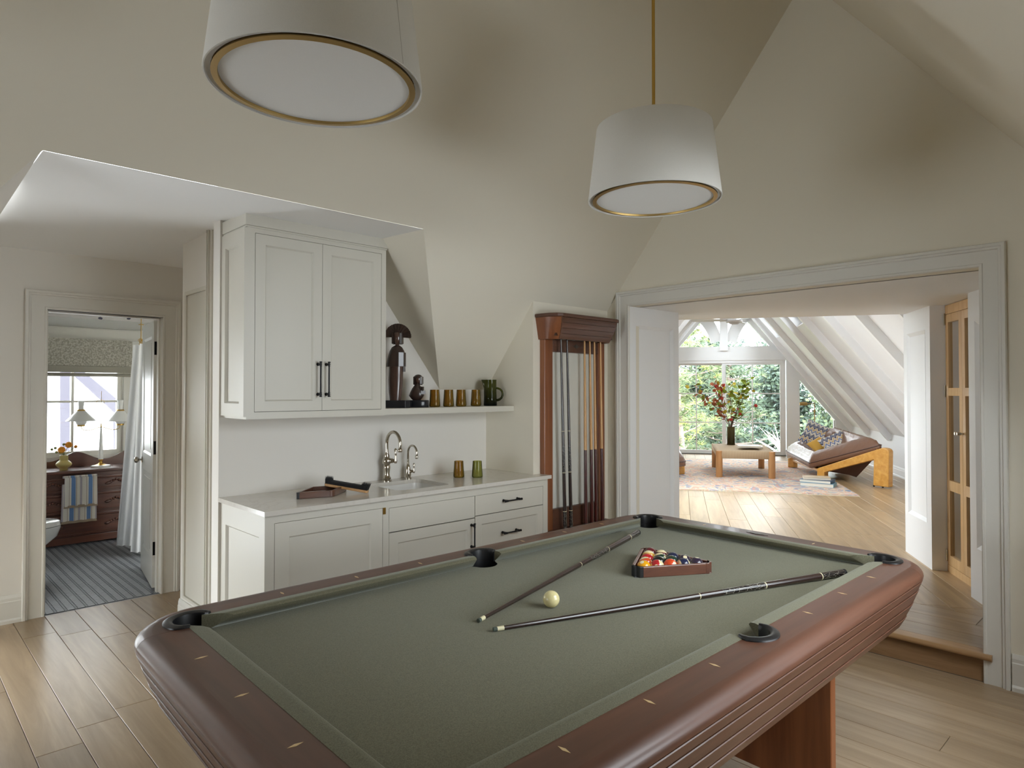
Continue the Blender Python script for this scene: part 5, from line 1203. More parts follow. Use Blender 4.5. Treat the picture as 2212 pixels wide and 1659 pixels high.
side[0] = (side[0][0], FR); side[1] = (side[1][0], FR); side[4] = (side[4][0], FS + .02); side[5] = (side[5][0], FS + .02)
def lounge():
    r = thing('lounge_chair', (GA + GC) / 2 + Vector((0, 0, FS)), 'brown leather lounge chair on a honey plywood frame beside the coffee table', 'chair', None)
    th = .11
    for off, nm in ((Vector((0, 0, 0)), 'side_frame'), (GB - GA - nAD * 0, 'side_frame')):
        m = MB(); fr = lambda a, b_, c: GA + off + uAD * a + nAD * (c if off.length < .1 else c - th) + Vector((0, 0, b_))
        m.prism(side, 0, th, fr); m.build(nm, PLY, r, bevel=.012, seg=3)
    zA = side[-1][1]; zA0 = side[2][1]
    m = MB(); A_, B_ = GA + nAD * .05 + uAD * .03, GB + uAD * .03
    dv = (B_ - A_).normalized(); pv = Vector((-dv.y, dv.x, 0)); 
    m.loops([[p + pv * c + Vector((0, 0, z)) for c, z in ((-.03, zA0), (.05, zA0), (.05, zA - .01), (-.03, zA - .01))] for p in (A_, B_)]); m.build('front_beam', PLY, r, bevel=.006)
    zD = side[-2][1]; m = MB(); D_, C_ = GD + nAD * .05 - uAD * .10, GC - uAD * .10
    m.loops([[p + pv * c + Vector((0, 0, z)) for c, z in ((-.05, zD - .10), (.03, zD - .10), (.03, zD - .02), (-.05, zD - .02))] for p in (D_, C_)]); m.build('back_beam', PLY, r, bevel=.006)
    for q_ in (GD - uAD * .05 + nAD * .05, GD - uAD * .18 + nAD * .05): m = MB(); m.lathe([(.012, 0), (.012, .022)], (q_.x, q_.y, FS), 10); m.build('glide', BLACKM, r)
    # seat pad
    pA, pD, pB = at_s1(1749, 1001, 11.32), at_s1(1904, 961.5, 10.48), at_s1(1697, 974, 12.8); pC = at_s1(1806, 931, 12.15)
    N = 26; top = []; bot = []
    for i in range(N + 1):
        for j in range(N + 1):
            s_, t_ = i / N, j / N; p = pA * (1 - s_) * (1 - t_) + pD * s_ * (1 - t_) + pB * (1 - s_) * t_ + pC * s_ * t_
            e_ = min(s_, 1 - s_, t_, 1 - t_); rim = math.sin(min(1, e_ / .16) * PI / 2); sag = max(0, (e_ - .14) / .36)
            z = .13 * rim ** .6 - .26 * math.sin(min(1, sag * 1.1) * PI / 2) ** 1.2 + .006 * math.sin(38 * (s_ + t_)) * rim * (1 - min(1, sag * 2))
            top.append(p + Vector((0, 0, z))); bot.append(p + Vector((0, 0, -.065 - .05 * math.sin(min(1, e_ / .1) * PI / 2) - .25 * sag)))
    m = MB(); n1 = N + 1; vs = top + bot; fs = []
    for i in range(N):
        for j in range(N): k = i * n1 + j; fs += [(k, k + 1, k + n1 + 1, k + n1), (len(top) + k, len(top) + k + n1, len(top) + k + n1 + 1, len(top) + k + 1)]
    ed = [(i, 0) for i in range(N)] + [(N, j) for j in range(N)] + [(i, N) for i in range(N, 0, -1)] + [(0, j) for j in range(N, 0, -1)]
    ids = [i * n1 + j for i, j in ed]
    for a, b_ in zip(ids, ids[1:] + ids[:1]): fs.append((a, b_, b_ + len(top), a + len(top)))
    m.add(vs, fs); pad = m.build('seat_pad', LEA, r, smooth=True)
    m = MB(); loop = [top[k] + Vector((0, 0, .002)) for k in ids]; m.tube(loop + loop[:1], .008, 6); m.build('piping', SLING, pad, smooth=True)
    ap = at_s1(1850, 1031, 11.05); m = MB(); ap2 = ap + (GB - GA) * .45
    z0 = -.06; rim_ = [GA + uAD * .12 + nAD * .1 + Vector((0, 0, zA - .04)), GD - uAD * .1 + nAD * .1 + Vector((0, 0, zD - .06)), GC - uAD * .1 - nAD * .12 + Vector((0, 0, zD - .06)), GB + uAD * .12 - nAD * .12 + Vector((0, 0, zA - .04))]
    lowp = [lerp(rim_[0], ap, .72) * 1.0, ap, ap2, lerp(rim_[3], ap2, .72)]
    lowp[0].z = ap.z + .03; lowp[3].z = ap.z + .03; m.loops([rim_, lowp]); m.build('sling', SLING, r)
    return r
lc = lounge()
def bake_rotate_copy(src, loc, ang):
    c = copy_tree(src); c.location = loc; c.rotation_euler = (0, 0, ang); return c
c2_ = bake_rotate_copy(lc, S(11.05, .41, FS), math.radians(150)); tag(c2_, 'brown leather lounge chair cut off by the left jamb of the wide doorway', 'chair')
# pillows
def zigzag(name):
    m, n, l, b = newmat(name)
    tc = n.new('ShaderNodeTexCoord'); sp = n.new('ShaderNodeSeparateXYZ'); l.new(tc.outputs['Object'], sp.inputs[0])
    pp = n.new('ShaderNodeMath'); pp.operation = 'PINGPONG'; pp.inputs[1].default_value = .036; l.new(sp.outputs['X'], pp.inputs[0])
    ml = n.new('ShaderNodeMath'); ml.operation = 'MULTIPLY_ADD'; ml.inputs[1].default_value = 1.5; l.new(pp.outputs[0], ml.inputs[0]); l.new(sp.outputs['Y'], ml.inputs[2])
    nz = n.new('ShaderNodeTexNoise'); nz.inputs['Scale'].default_value = 26; l.new(tc.outputs['Object'], nz.inputs['Vector']); m3 = n.new('ShaderNodeMath'); m3.operation = 'MULTIPLY_ADD'; m3.inputs[1].default_value = .03; l.new(nz.outputs['Fac'], m3.inputs[0]); l.new(ml.outputs[0], m3.inputs[2])
    dv = n.new('ShaderNodeMath'); dv.operation = 'MULTIPLY'; dv.inputs[1].default_value = 5.2; l.new(m3.outputs[0], dv.inputs[0]); fr = n.new('ShaderNodeMath'); fr.operation = 'FRACT'; l.new(dv.outputs[0], fr.inputs[0])
    cr = n.new('ShaderNodeValToRGB'); cr.color_ramp.interpolation = 'CONSTANT'; W_, B_, G_, K_ = srgb(212, 206, 196), srgb(70, 96, 150), srgb(190, 150, 74), srgb(66, 62, 84)
    for i_, (p_, c_) in enumerate(((0, W_), (.14, B_), (.25, W_), (.36, G_), (.46, W_), (.58, K_), (.70, srgb(150, 158, 176)), (.8, K_), (.88, W_))):
        if i_ < 2: cr.color_ramp.elements[i_].position = p_; cr.color_ramp.elements[i_].color = c_
        else: cr.color_ramp.elements.new(p_).color = c_
    l.new(fr.outputs[0], cr.inputs[0]); l.new(cr.outputs[0], b.inputs['Base Color']); b.inputs['Roughness'].default_value = .9; return m
ZZ = zigzag('zigzag_fabric'); GOLD = plain('mustard_velvet', srgb(206, 158, 58), .7, sheen=.6)
def pillow(u, v, a, w, h, t, roll, back, mat, lab, yaw=0):
    c = at_s1(u, v, a); N = 18; vs = []; fs = []
    for sgn in (1, -1):
        for i in range(N + 1):
            for j in range(N + 1):
                x, y = 2 * i / N - 1, 2 * j / N - 1; pin = 1 - .10 * (1 - abs(x * y)) * (max(abs(x), abs(y))) ** 2
                th_ = t / 2 * (max(0, (1 - x ** 4) * (1 - y ** 4))) ** .42
                vs.append(Vector((x * w / 2 * pin, y * h / 2 * pin, sgn * th_)))
    n1 = N + 1
    for q_ in range(2):
        for i in range(N):
            for j in range(N): k = q_ * n1 * n1 + i * n1 + j; f = (k, k + n1, k + n1 + 1, k + 1); fs.append(f if q_ == 0 else f[::-1])
    m = MB(); m.add(vs, fs); o = m.build('throw_pillow', mat, smooth=True, origin=(0, 0, 0), label=lab, cat='pillow', group='pillows on the lounge chair' if mat is ZZ else None)
    # stands up, faces the camera side, leans back
    toC = (CAMP - c); toC.z = 0; toC.normalize(); toC.rotate(Matrix.Rotation(math.radians(yaw), 3, 'Z')); nrm = (toC * math.cos(back) + Vector((0, 0, 1)) * math.sin(back)).normalized(); xr = Vector((0, 0, 1)).cross(nrm).normalized(); yr = nrm.cross(xr)
    x2 = xr * math.cos(roll) + yr * math.sin(roll); y2 = nrm.cross(x2)
    o.matrix_world = Matrix.Translation(c) @ Matrix((x2, y2, nrm)).transposed().to_4x4(); return o
pillow(1770, 942, 12.15, .56, .44, .16, math.radians(-24), .45, ZZ, 'largest zigzag pillow leaning at the back left of the chair')
pillow(1805, 958, 11.55, .42, .34, .14, math.radians(30), .55, ZZ, 'zigzag pillow standing in front on the right of the seat')
pillow(1846, 955, 11.85, .34, .26, .12, math.radians(-8), .9, ZZ, 'zigzag pillow half hidden behind the front right one')
pillow(1768, 962, 11.75, .26, .26, .10, math.radians(38), .7, GOLD, 'small plain mustard pillow between the zigzag ones')
# floor lamp, fan
fl_ = thing('floor_lamp', S(14.0, -2.60, FS), 'slim brass pharmacy floor lamp behind the leather chair', 'floor lamp')
p0 = at_s1(1759.5, 872, 14.0); pb_ = Vector((p0.x, p0.y, FS))
m = MB(); m.lathe([(.12, 0), (.122, .01), (.04, .022), (.012, .03)], pb_, 28); m.build('base', BRASSD, fl_, smooth=40)
m = MB(); m.tube([pb_ + Vector((0, 0, .02)), Vector((p0.x, p0.y, p0.z - .008))], .0095, 12); m.tube([Vector((p0.x, p0.y, p0.z - .17)), Vector((p0.x, p0.y, p0.z - .12))], .019, 12); m.build('pole', BRASSD, fl_, smooth=60)
p1 = at_s1(1744, 872, 14.0); p2_ = at_s1(1727.5, 872.6, 14.0); m = MB(); m.tube([p0, p1], .007, 10); m.build('arm', BRASSD, fl_, smooth=60)
m = MB(); m.tube([p1 + Vector((0, 0, .002)), lerp(p1, p2_, .1), lerp(p1, p2_, .9), p2_], [.02, .034, .034, .028], 16); m.build('shade', BRASSD, fl_, smooth=50)
FANW = plain('fan_white', (.62, .62, .62, 1), .4); fc = at_s1(1586, 697, 11.3)
fan = thing('ceiling_fan', fc, 'white ceiling fan just under the sunroom rafters', 'ceiling fan')
m = MB(); m.lathe([(.02, -.03), (.06, -.026), (.085, -.008), (.09, -.002)], fc, 28); m.build('light_cap', plain('fan_cap', (.5, .5, .52, 1), .35), fan, smooth=40)
m = MB(); m.lathe([(.11, 0), (.125, .008), (.13, .03), (.10, .07), (.03, .09), (.015, .10), (.015, .9)], fc, 28); m.build('motor', FANW, fan, smooth=40)
for k in range(3):
    a = math.radians(12 + 120 * k); dxy = Vector((math.cos(a), math.sin(a), 0)); pn = Vector((-dxy.y, dxy.x, 0)); m = MB()
    m.loops([[fc + dxy * r_ + pn * (w_ * s_) + Vector((0, 0, .035 + .012 * s_ + t_)) for s_, t_ in ((-1, 0), (1, 0), (1, .008), (-1, .008))] for r_, w_ in ((.1, .03), (.2, .06), (.6, .07), (.68, .04))]); m.build('blade', FANW, fan)

# ------------------------------------------------------------------ bathroom
DRS = wood('old_mahogany', srgb(66, 34, 24), srgb(100, 56, 40), (.8, 8, 8), 0, .35, 2.4, coat=.35, rnd=.04)
dx0, dx1, dyf, dyb, dzt = .98, 2.20, 7.77, 8.20, .748
ds = thing('dresser', (1.58, 7.98, 0), 'antique mahogany dresser with carved leaf pulls and a scalloped back rail', 'dresser')
frd = lambda a, b, c: Vector((a, dyf - c, b))
m = MB(); m.box((dx0, dyf + .02, .05), (dx1, dyb, dzt - .03)); m.box((dx0, dyf + .0, .02), (dx0 + .05, dyf + .02, dzt - .03)); m.box((dx1 - .05, dyf, .02), (dx1, dyf + .02, dzt - .03)); m.box((dx0 + .05, dyf + .005, .02), (dx1 - .05, dyf + .02, .09)); m.build('carcass', DRS, ds, bevel=.003)
m = MB(); m.box((dx0 - .02, dyf - .025, dzt - .03), (dx1 + .02, dyb, dzt)); m.build('top', DRS, ds, bevel=.006)
sc_pts = [(dx0, dzt)]; N = 60
for i in range(N + 1):
    x = dx0 + (dx1 - dx0) * i / N; t = (x - 1.53) / .25; sc_pts.append((x, dzt + .115 + .035 * math.cos(t * PI * 1.0) * (1 if abs((x - 1.53) / .62) < 1 else .2) - .02 * abs(math.sin(t * PI * .5))))
sc_pts.append((dx1, dzt)); m = MB(); m.prism(sc_pts, -.425, -.41, frd); m.build('back_rail', DRS, ds)
for (b0, b1) in ((.535, .675), (.325, .515), (.10, .305)):
    m = MB(); m.box((dx0 + .055, b0, -.02), (dx1 - .055, b1, .004), frd); dw = m.build('drawer', DRS, ds, bevel=.003)
    hw, hh = (dx1 - dx0) / 2 - .085, (b1 - b0) / 2 - .022; cx, cz = (dx0 + dx1) / 2, (b0 + b1) / 2
    m = MB(); pl_ = [frd(cx + x, cz + z, .006) for x, z in rrect(-hw, hw, -hh, hh, hh * .98, 6)]; m.tube(pl_ + pl_[:1], .006, 6); m.build('moulding', DRS, dw, smooth=50)
    for px_ in (1.255, 1.80):
        m = MB()
        for k in range(9):
            a = math.radians(-70 + 17.5 * k); q_ = frd(px_ + .075 * math.sin(a) * 1.1, cz + .012 - .03 * abs(math.sin(a)) + .012 * math.cos(a), .012); m.ball(q_, .018, 8, 6, (1.5 if abs(k - 4) > 2 else .8, .8, .7))
        m.build('carved_pull', DRS, dw, smooth=True)
# towel hanging from the dresser edge
TOW, n, l, b = newmat('striped_towel')
tc = n.new('ShaderNodeTexCoord'); sp = n.new('ShaderNodeSeparateXYZ'); l.new(tc.outputs['Object'], sp.inputs[0]); ml = n.new('ShaderNodeMath'); ml.operation = 'MULTIPLY_ADD'; ml.inputs[1].default_value = 6.9; ml.inputs[2].default_value = .62; l.new(sp.outputs['X'], ml.inputs[0]); frn = n.new('ShaderNodeMath'); frn.operation = 'FRACT'; l.new(ml.outputs[0], frn.inputs[0])
cr = n.new('ShaderNodeValToRGB'); cr.color_ramp.interpolation = 'CONSTANT'
WT, BT, KT = srgb(206, 200, 190), srgb(96, 126, 170), srgb(140, 120, 104)
for i_, (p_, c_) in enumerate(((0, WT), (.06, BT), (.30, WT), (.34, KT), (.37, WT), (.56, srgb(160, 152, 158)), (.68, WT), (.93, KT), (.96, WT))):
    if i_ < 2: cr.color_ramp.elements[i_].position = p_; cr.color_ramp.elements[i_].color = c_
    else: cr.color_ramp.elements.new(p_).color = c_
l.new(frn.outputs[0], cr.inputs[0]); l.new(cr.outputs[0], b.inputs['Base Color']); b.inputs['Roughness'].default_value = .95
HEM = plain('towel_hem', srgb(150, 132, 112), .95)
tw_ = thing('hand_towel', (1.46, 7.72, .45), 'blue and cream striped hand towel hanging on the dresser front', 'towel')
def cloth_sheet(x0, x1, z0, z1, c, amp, mat, name, par, n_=24):
    m = MB(); rr = []
    for side_, dc in ((0, 0), (1, -.004)):
        rr.append([[frd(x0 + (x1 - x0) * i / n_ + (.012 * (1 - j / 8) * (i / n_ - .5)), z0 + (z1 - z0) * j / 8, c + dc + amp * math.sin(i * .9) * (1 - j / 9)) for i in range(n_ + 1)] for j in range(9)])
    for s_, g in enumerate(rr):
        m.loops(g if s_ == 0 else [r_[::-1] for r_ in g], False, (False, False))
    return m.build(name, mat, par, smooth=True)
cloth_sheet(1.325, 1.615, .255, .62, .040, .006, TOW, 'back_fold', tw_); cloth_sheet(1.345, 1.62, .40, .695, .052, .004, TOW, 'front_fold', tw_); cloth_sheet(1.325, 1.618, .232, .258, .041, .006, HEM, 'hem', tw_); cloth_sheet(1.343, 1.622, .385, .41, .0535, .004, HEM, 'hem', tw_)
m = MB(); m.tube([(1.33, dyf - .045, .69), (1.62, dyf - .045, .69)], .012, 8); m.build('top_fold', TOW, tw_, smooth=True)
# vase with dahlias
vz = thing('flower_vase', (1.355, 7.85, dzt), 'ribbed yellow vase of orange dahlias on the dresser', 'vase'); vc = (1.362, 7.87, dzt)
m = MB(); pr_ = []; 
for i in range(33):
    t = i / 32; z = .0 + .145 * t; r_ = (.034 if t < .12 else (.034 + .034 * math.sin(PI * (t - .12) / .56) if t < .68 else .036)); r_ += .0012 * math.sin(i * PI); pr_.append((r_ + (.0015 if i % 2 else 0), z))
m.lathe([(.0001, 0)] + pr_ + [(.031, .145), (.03, .05)], vc, 28, caps=(False, False)); m.build('vase_body', plain('yellow_ceramic', srgb(196, 178, 110), .4), vz, smooth=60)
DAH = plain('dahlia_orange', srgb(232, 160, 50), .7, var=.15, vscale=30); STEM = plain('flower_stem', srgb(120, 130, 70), .7)
def dahlia(c, r_):
    m = MB(); m.ball(c, r_ * .72, 10, 8)
    for lay in range(5):
        for k in range(12):
            a = 2 * PI * (k + lay * .5) / 12; el = math.radians(-20 + lay * 26); d_ = Vector((math.cos(a) * math.cos(el), math.sin(a) * math.cos(el), math.sin(el))); s_ = Vector((-math.sin(a), math.cos(a), 0)); u_ = d_.cross(s_); rr_ = r_ * (1 - .06 * lay)
            m.add([c + d_ * rr_ * .2, c + d_ * rr_ * .75 + s_ * rr_ * .24 - u_ * rr_ * .1, c + d_ * rr_, c + d_ * rr_ * .75 - s_ * rr_ * .24 - u_ * rr_ * .1], [(0, 1, 2, 3)])
    return m
for (u, v, r_) in ((133, 972, .045), (148.5, 961, .042), (163.5, 965, .022)):
    c = at_y(u, v, 7.85); dahlia(c, r_).build('dahlia', DAH, vz); m = MB(); m.tube([Vector(vc) + Vector((0, 0, .06)), Vector(vc) + Vector((0, 0, .15)), c], .0025, 6); m.build('stem', STEM, vz)
for (u, v) in ((112, 971), (119.5, 968), (122, 977), (138, 960)):
    c = at_y(u, v, 7.86); m = MB(); m.ball(c, .013, 8, 6); m.tube([Vector(vc) + Vector((0, 0, .15)), c], .002, 5); m.build('bud', STEM, vz)
# two armed table lamp
CER = plain('white_enamel', (.78, .78, .76, 1), .25); OPAL = plain('opal_glass', (.82, .82, .80, 1), .2)
tl = thing('table_lamp', (1.665, 7.90, dzt), 'white and brass table lamp with two cone shades on the dresser', 'lamp'); yl = 7.90
lp = lambda u, v: at_y(90 + u / 7.9, 840 + v / 7.9, yl)
c = lp(1008, 1350); bz = dzt
m = MB(); m.lathe([(.088, 0), (.09, .006), (.086, .02), (.06, .026)], (c.x, yl, bz), 32, sy=.8); m.build('base', CER, tl, smooth=40)
m = MB(); z1 = lp(1008, 1200).z; m.lathe([(.055, .026), (.025, .036), (.014, .05), (.012, .06), (.024, z1 - bz)], (c.x, yl, bz), 24); m.build('collar', BRASS, tl, smooth=50)
z2 = lp(1008, 660).z; m = MB(); m.lathe([(.0235, z1), (.0225, z1 + .01), (.009, z2 - .01), (.008, z2)], (c.x, yl, 0), 24); m.build('stem', CER, tl, smooth=50)
z3 = lp(1008, 40).z; m = MB(); m.lathe([(.007, z2), (.006, z2 + .035), (.0025, z2 + .04), (.0025, z3)], (c.x, yl, 0), 10); 
rc_ = lp(1005, 225); m.tube([(rc_.x + .036 * math.cos(math.radians(t)), yl, rc_.z + .024 * math.sin(math.radians(t))) for t in range(-60, 300, 15)], .002, 6); m.build('rod', BRASSD, tl, smooth=60)
for (ub, vb_, uw0, uw1, vtop, vch) in ((670, 640, 400, 935, 360, 210), (1342, 620, 1095, 1580, 340, 190)):
    cc = lp(ub, vb_); hw = (lp(uw1, 560) - lp(uw0, 560)).x / 2 * .98; zc = lp(ub, 548).z; zt2 = lp(ub, 375).z
    s_ = 1 if cc.x > c.x else -1; dxl = abs(cc.x - c.x)
    m = MB(); m.tube([(c.x, yl, z2 + .004)] + [(c.x + s_ * dxl * t, yl, z2 + .004 - .030 * (1 - math.cos(PI * 2 * min(1, t * .78))) / 2 * 1.0) for t in (.15, .3, .45, .6, .75, .88)] + [(cc.x - s_ * .012, yl, z2 - .012), (cc.x, yl, cc.z)], .0036, 8); m.build('arm', BRASSD, tl, smooth=60)
    m = MB(); m.lathe([(.034, 0), (.036, .012), (.034, .016)], (cc.x, yl, cc.z), 24); m.build('gallery', BRASS, tl, smooth=40)
    m = MB(); m.lathe([(.035, cc.z + .016), (.05, cc.z + .035), (.052, zc)], (cc.x, yl, 0), 24); m.build('globe', OPAL, tl, smooth=50)
    m = MB(); m.lathe([(hw, zc), (hw + .001, zc + .002), (.040, zt2), (.036, zt2)], (cc.x, yl, 0), 36, caps=(False, True)); m.build('shade', CER, tl, smooth=40)
    m = MB(); m.lathe([(.037, zt2), (.038, zt2 + .006), (.032, zt2 + .014)], (cc.x, yl, 0), 24); m.build('ring', BRASS, tl, smooth=40)
    zch = lp(ub, vch).z; m = MB(); m.lathe([(.024, zt2 + .012), (.022, zt2 + .04), (.029, zch)], (cc.x, yl, 0), 24); m.build('chimney', OPAL, tl, smooth=50)
# toilet at the left edge of the doorway
POR = plain('porcelain', (.76, .77, .77, 1), .12, coat=.5)
to_ = thing('toilet', (.85, 6.78, 0), 'white porcelain toilet half hidden by the left door jamb', 'toilet')
xe = at_y(131, 1130, 6.78).x; fo = at_z(107, 1238, 0)
cxt = xe - .24; ty = 6.78
def tl_ring(z, l_, w_, cx_): return [(cx_ + l_ * math.cos(2 * PI * k / 28), ty + w_ * math.sin(2 * PI * k / 28), z) for k in range(28)]
zr = at_y(131, 1132, 6.78).z
m = MB(); m.loops([tl_ring(0, .20, .11, cxt - .10), tl_ring(.02, .20, .11, cxt - .10), tl_ring(.12, .15, .10, cxt - .10), tl_ring(.2, .16, .11, cxt - .07), tl_ring(zr - .09, .215, .16, cxt), tl_ring(zr - .02, .24, .18, cxt), tl_ring(zr, .24, .185, cxt)]); m.build('bowl', POR, to_, smooth=40)
m = MB(); m.loops([tl_ring(zr + .003, .235, .18, cxt), tl_ring(zr + .006, .238, .183, cxt), tl_ring(zr + .035, .236, .18, cxt), tl_ring(zr + .045, .22, .165, cxt)]); m.build('lid', POR, to_, smooth=40)
m = MB(); m.box((max(cxt - .45, .63), ty - .2, .02), (max(cxt - .18, .7), ty + .2, zr - .06)); m.box((max(cxt - .46, .63), ty - .22, zr), (max(cxt - .26, .72), ty + .22, zr + .36)); m.build('tank', POR, to_, bevel=.02, seg=3)
# roman blind
BL, n, l, b = newmat('woven_blind'); nz = noise_bump(n, l, b, 60, .3, .002, 4); cr = n.new('ShaderNodeValToRGB'); cr.color_ramp.elements[0].position = .4; cr.color_ramp.elements[1].position = .62; cr.color_ramp.elements[0].color = srgb(150, 146, 134); cr.color_ramp.elements[1].color = srgb(192, 188, 178); l.new(nz.outputs['Fac'], cr.inputs[0]); l.new(cr.outputs[0], b.inputs['Base Color']); b.inputs['Roughness'].default_value = .95
BLP = plain('blind_hem', srgb(156, 152, 140), .95)
bd = thing('roman_blind', (1.4, 8.22, 1.7), 'woven oatmeal roman blind over the top of the bathroom window', 'blind')
m = MB(); m.box((.63, 8.20, 1.795), (2.045, 8.206, 2.085)); m.build('cloth', BL, bd); m = MB(); m.box((.62, 8.19, 1.73), (2.05, 8.208, 1.80)); m.build('hem', BLP, bd, bevel=.004)
for z in (1.715, 1.700): m = MB(); m.box((.63, 8.185 - (1.715 - z), z - .012), (2.055, 8.21, z + .010)); m.build('fold', BLP, bd, bevel=.005)
m = MB(); m.box((.63, 8.207, 2.03), (2.045, 8.275, 2.085)); m.build('headrail', BLP, bd)
# shower curtain
CUR = plain('white_cotton', (.78, .79, .82, 1), .9, bump=(300, .1))
cu = thing('shower_curtain', (1.8, 7.05, 1.9), 'white shower curtain hanging behind the open bathroom door', 'curtain')
def curtain(pa, pb, pc, pd, waves, amp, name):
    """pa,pb top left/right; pc,pd bottom left/right"""
    m = MB(); n_ = waves * 10; rr = []
    for j in range(13):
        t = j / 12; L_, R_ = lerp(pa, pc, t), lerp(pb, pd, t); rr.append([lerp(L_, R_, i / n_) + Vector((0, amp * math.sin(2 * PI * waves * i / n_ + .6 * t) * (.6 + .6 * t), 0)) for i in range(n_ + 1)])
    m.loops(rr, False, (False, False)); m.loops([[p + Vector((.0, .002, 0)) for p in r_][::-1] for r_ in rr], False, (False, False)); return m.build(name, CUR, cu, smooth=True)
curtain(at_y(288, 745, 7.15), at_y(340, 745, 7.15) , at_y(252, 1179, 7.15), at_y(300, 1178, 7.15), 3, .018, 'panel_left')
curtain(at_y(302, 742, 6.85), at_y(345, 742, 6.85), at_y(283, 1193, 6.85), at_y(335, 1193, 6.85), 3, .02, 'panel_right')
rd = thing('curtain_rod', at_y(305, 700, 6.95), 'brass rod hanging from the ceiling with a ring of hooks', 'rod')
a, b2 = at_y(305, 702, 6.95), at_y(304.5, 735, 6.95); m = MB(); m.tube([a + Vector((0, 0, .30)), b2], .0035, 8); m.tube([a, a + Vector((0, 0, .006))], .022, 14); m.build('support', BRASS, rd)
m = MB()
for k in range(9): cc = b2 + Vector((R.uniform(-.018, .025), R.uniform(-.02, .02), R.uniform(-.04, .008))); m.tube([cc + Vector((.014 * math.cos(t * .8), .006 * math.sin(t), .014 * math.sin(t * .8))) for t in range(9)], .002, 5)
m.tube([b2, b2 + Vector((.6, -.1, .0))], .008, 8); m.build('hooks', BRASS, rd)

# ------------------------------------------------------------------ outdoors
STUC = plain('stucco', (.80, .79, .77, 1), .9); BEAM = plain('grey_timber', srgb(78, 75, 84), .8)
nb = thing('neighbour_gable', (1.6, 10.6, -3), 'white stucco gable with grey timbers outside the bathroom window', 'building')
m = MB(); m.box((-1, 10.6, -3), (5, 10.8, 2.9)); m.build('wall', STUC, nb)
def beam(pxs):
    P_ = [at_y(u, v, 10.58) for u, v in pxs]; m = MB(); m.prism([(p.x, p.z) for p in P_], 0, .05, lambda a, b, c: Vector((a, 10.6 - c, b))); m.build('timber', BEAM, nb)
beam([(130, 740), (150, 740), (150, 1010), (130, 1010)]); beam([(143, 796), (172, 796), (295, 898), (295, 930), (262, 905)]); beam([(245, 895), (264, 905), (265, 1010), (247, 1010)])
gr = MB(); gr.add([S(15.5, -40, -5), S(90, -40, -8), S(90, 40, -8), S(15.5, 40, -5)], [(0, 1, 2, 3)]); struct(gr, 'ground', plain('lawn', srgb(128, 150, 96), .95, var=.3, vscale=2))
BARK = plain('pine_bark', srgb(150, 130, 122), .9, var=.25, vscale=12)
RT = random.Random(11)
def greens(name, c1, c2):
    m, n, l, b = newmat(name); tc = n.new('ShaderNodeTexCoord'); nz = n.new('ShaderNodeTexNoise'); nz.inputs['Scale'].default_value = 2.2; nz.inputs['Detail'].default_value = 5; cr = n.new('ShaderNodeValToRGB'); cr.color_ramp.elements[0].position = .35; cr.color_ramp.elements[1].position = .65; cr.color_ramp.elements[0].color = c1; cr.color_ramp.elements[1].color = c2
    l.new(tc.outputs['Object'], nz.inputs['Vector']); l.new(nz.outputs['Fac'], cr.inputs[0]); l.new(cr.outputs[0], b.inputs['Base Color']); b.inputs['Roughness'].default_value = .85; b.inputs['Specular IOR Level'].default_value = .1
    return m
PIN = greens('pine_green', srgb(96, 108, 82), srgb(136, 148, 108)); YG = greens('yellow_green', srgb(136, 148, 86), srgb(172, 180, 112)); DG = greens('deep_green', srgb(70, 84, 78), srgb(100, 114, 104)); MG = greens('mid_green', srgb(86, 102, 86), srgb(118, 134, 110))
def tufts(mb, c, r_, n_=16):
    for k in range(n_):
        d_ = Vector((RT.gauss(0, 1), RT.gauss(0, 1), RT.gauss(.3, .8))).normalized(); s_ = d_.orthogonal().normalized() * r_ * .07; mb.add([c - s_, c + s_, c + d_ * r_], [(0, 1, 2)])
def leaves_(mb, c, r_, n_=14, s0=.09):
    for k in range(n_):
        p = c + Vector((RT.gauss(0, 1), RT.gauss(0, 1), RT.gauss(0, .8))) * r_ * .5; a = Vector((RT.gauss(0, 1), RT.gauss(0, 1), RT.gauss(0, 1))).normalized() * s0; b_ = a.orthogonal().normalized() * s0 * .7; mb.add([p - a, p + b_, p + a, p - b_], [(0, 1, 2, 3)])
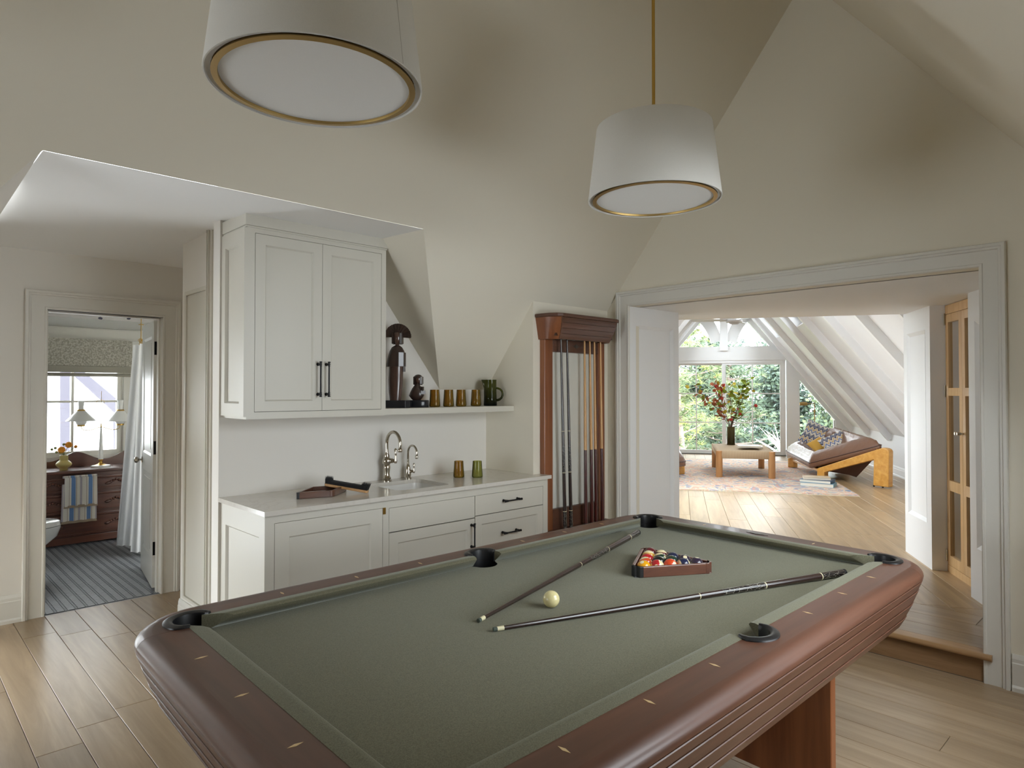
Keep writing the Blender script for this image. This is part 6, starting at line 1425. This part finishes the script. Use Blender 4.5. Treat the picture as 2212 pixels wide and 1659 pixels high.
def pine(a, b, h, rad, nb_, mats, lab, z0=-5.0, lo=.12, tr=.16, kind='pine'):
    t = thing('pine_tree' if kind == 'pine' else 'leafy_tree', S(a, b, z0), lab, 'tree', 'trees outside the sunroom')
    m = MB(); m.tube([S(a + .1 * math.sin(k), b + .08 * math.sin(k * 1.3), z0 + h * k / 8) for k in range(9)], [tr * (1 - .09 * k) for k in range(9)], 10); m.build('trunk', BARK, t, smooth=True)
    mbs = [MB() for _ in mats]; bm_ = MB()
    for k in range(nb_):
        z = z0 + h * (lo + (1 - lo) * (k + RT.random()) / nb_); ang = RT.uniform(0, 2 * PI); L_ = rad * (1.1 - .75 * (z - z0) / h) * RT.uniform(.55, 1.1)
        st_ = S(a, b, z); d_ = Vector((math.cos(ang), math.sin(ang), RT.uniform(-.1, .35))); pts = [st_, st_ + d_ * L_ * .5 + Vector((0, 0, -.03)), st_ + d_ * L_ + Vector((0, 0, .05))]
        bm_.tube(pts, [.03, .018, .008], 5)
        for q_ in range(11):
            f_ = RT.uniform(.25, 1.05); p = st_ + d_ * L_ * f_ + Vector((RT.gauss(0, .18), RT.gauss(0, .18), RT.gauss(0, .14)))
            if kind == 'pine': tufts(RT.choice(mbs), p, RT.uniform(.16, .27))
            else: leaves_(RT.choice(mbs), p, .42, 16)
    bm_.build('branches', BARK, t, kind='stuff')
    for mb, mt in zip(mbs, mats): mb.build('crown', mt, t, kind='stuff')
pine(19.2, .02, 9.4, 2.3, 95, [PIN, PIN, YG], 'tall open pine with a pinkish trunk left of the door mullion')
pine(21.8, -1.45, 7.6, 2.0, 90, [PIN, MG], 'bushy pine seen through the middle panes of the sliding door')
pine(27.5, -3.9, 8.4, 2.6, 120, [DG, MG], 'dense dark tree behind the right hand door panes', lo=.05, kind='leafy')
pine(24.5, -5.4, 7.2, 2.0, 80, [MG, PIN], 'mid green tree seen through the sloping side window', lo=.2, kind='leafy')
pine(24.0, 1.2, 8.0, 2.2, 90, [YG, MG], 'yellow green leafy tree behind the pine at the far left', lo=.1, kind='leafy')
pine(31.0, -1.2, 8.6, 3.6, 150, [MG, DG], 'broad dark green tree behind the bushy pine', lo=.05, kind='leafy')
pine(33.0, 3.0, 8.4, 3.6, 130, [DG, MG], 'broad tree at the back behind the yellow green one', lo=.05, kind='leafy')
pine(33.0, -8.5, 7.6, 3.4, 130, [MG, DG], 'broad tree at the back beyond the sloping side window', lo=.05, kind='leafy')
dbr = thing('dead_branch', S(18.2, -2.6, -3), 'bare grey fallen branch low behind the right door panes', 'branch'); m = MB()
for k in range(16):
    a0 = at_s1(1690 + RT.uniform(-6, 10), 985 + RT.uniform(-25, 20), 18.2 + RT.uniform(-.5, .5)); a1 = at_s1(1640 + RT.uniform(-10, 40), 925 + RT.uniform(-10, 45), 18.2 + RT.uniform(-.6, .6)); mid = lerp(a0, a1, .5) + Vector((0, 0, RT.uniform(-.02, .18))); m.tube([a0, mid, a1], [.022, .014, .005], 6)
m.build('twigs', plain('dead_wood', srgb(176, 166, 156), .9), dbr, kind='stuff')
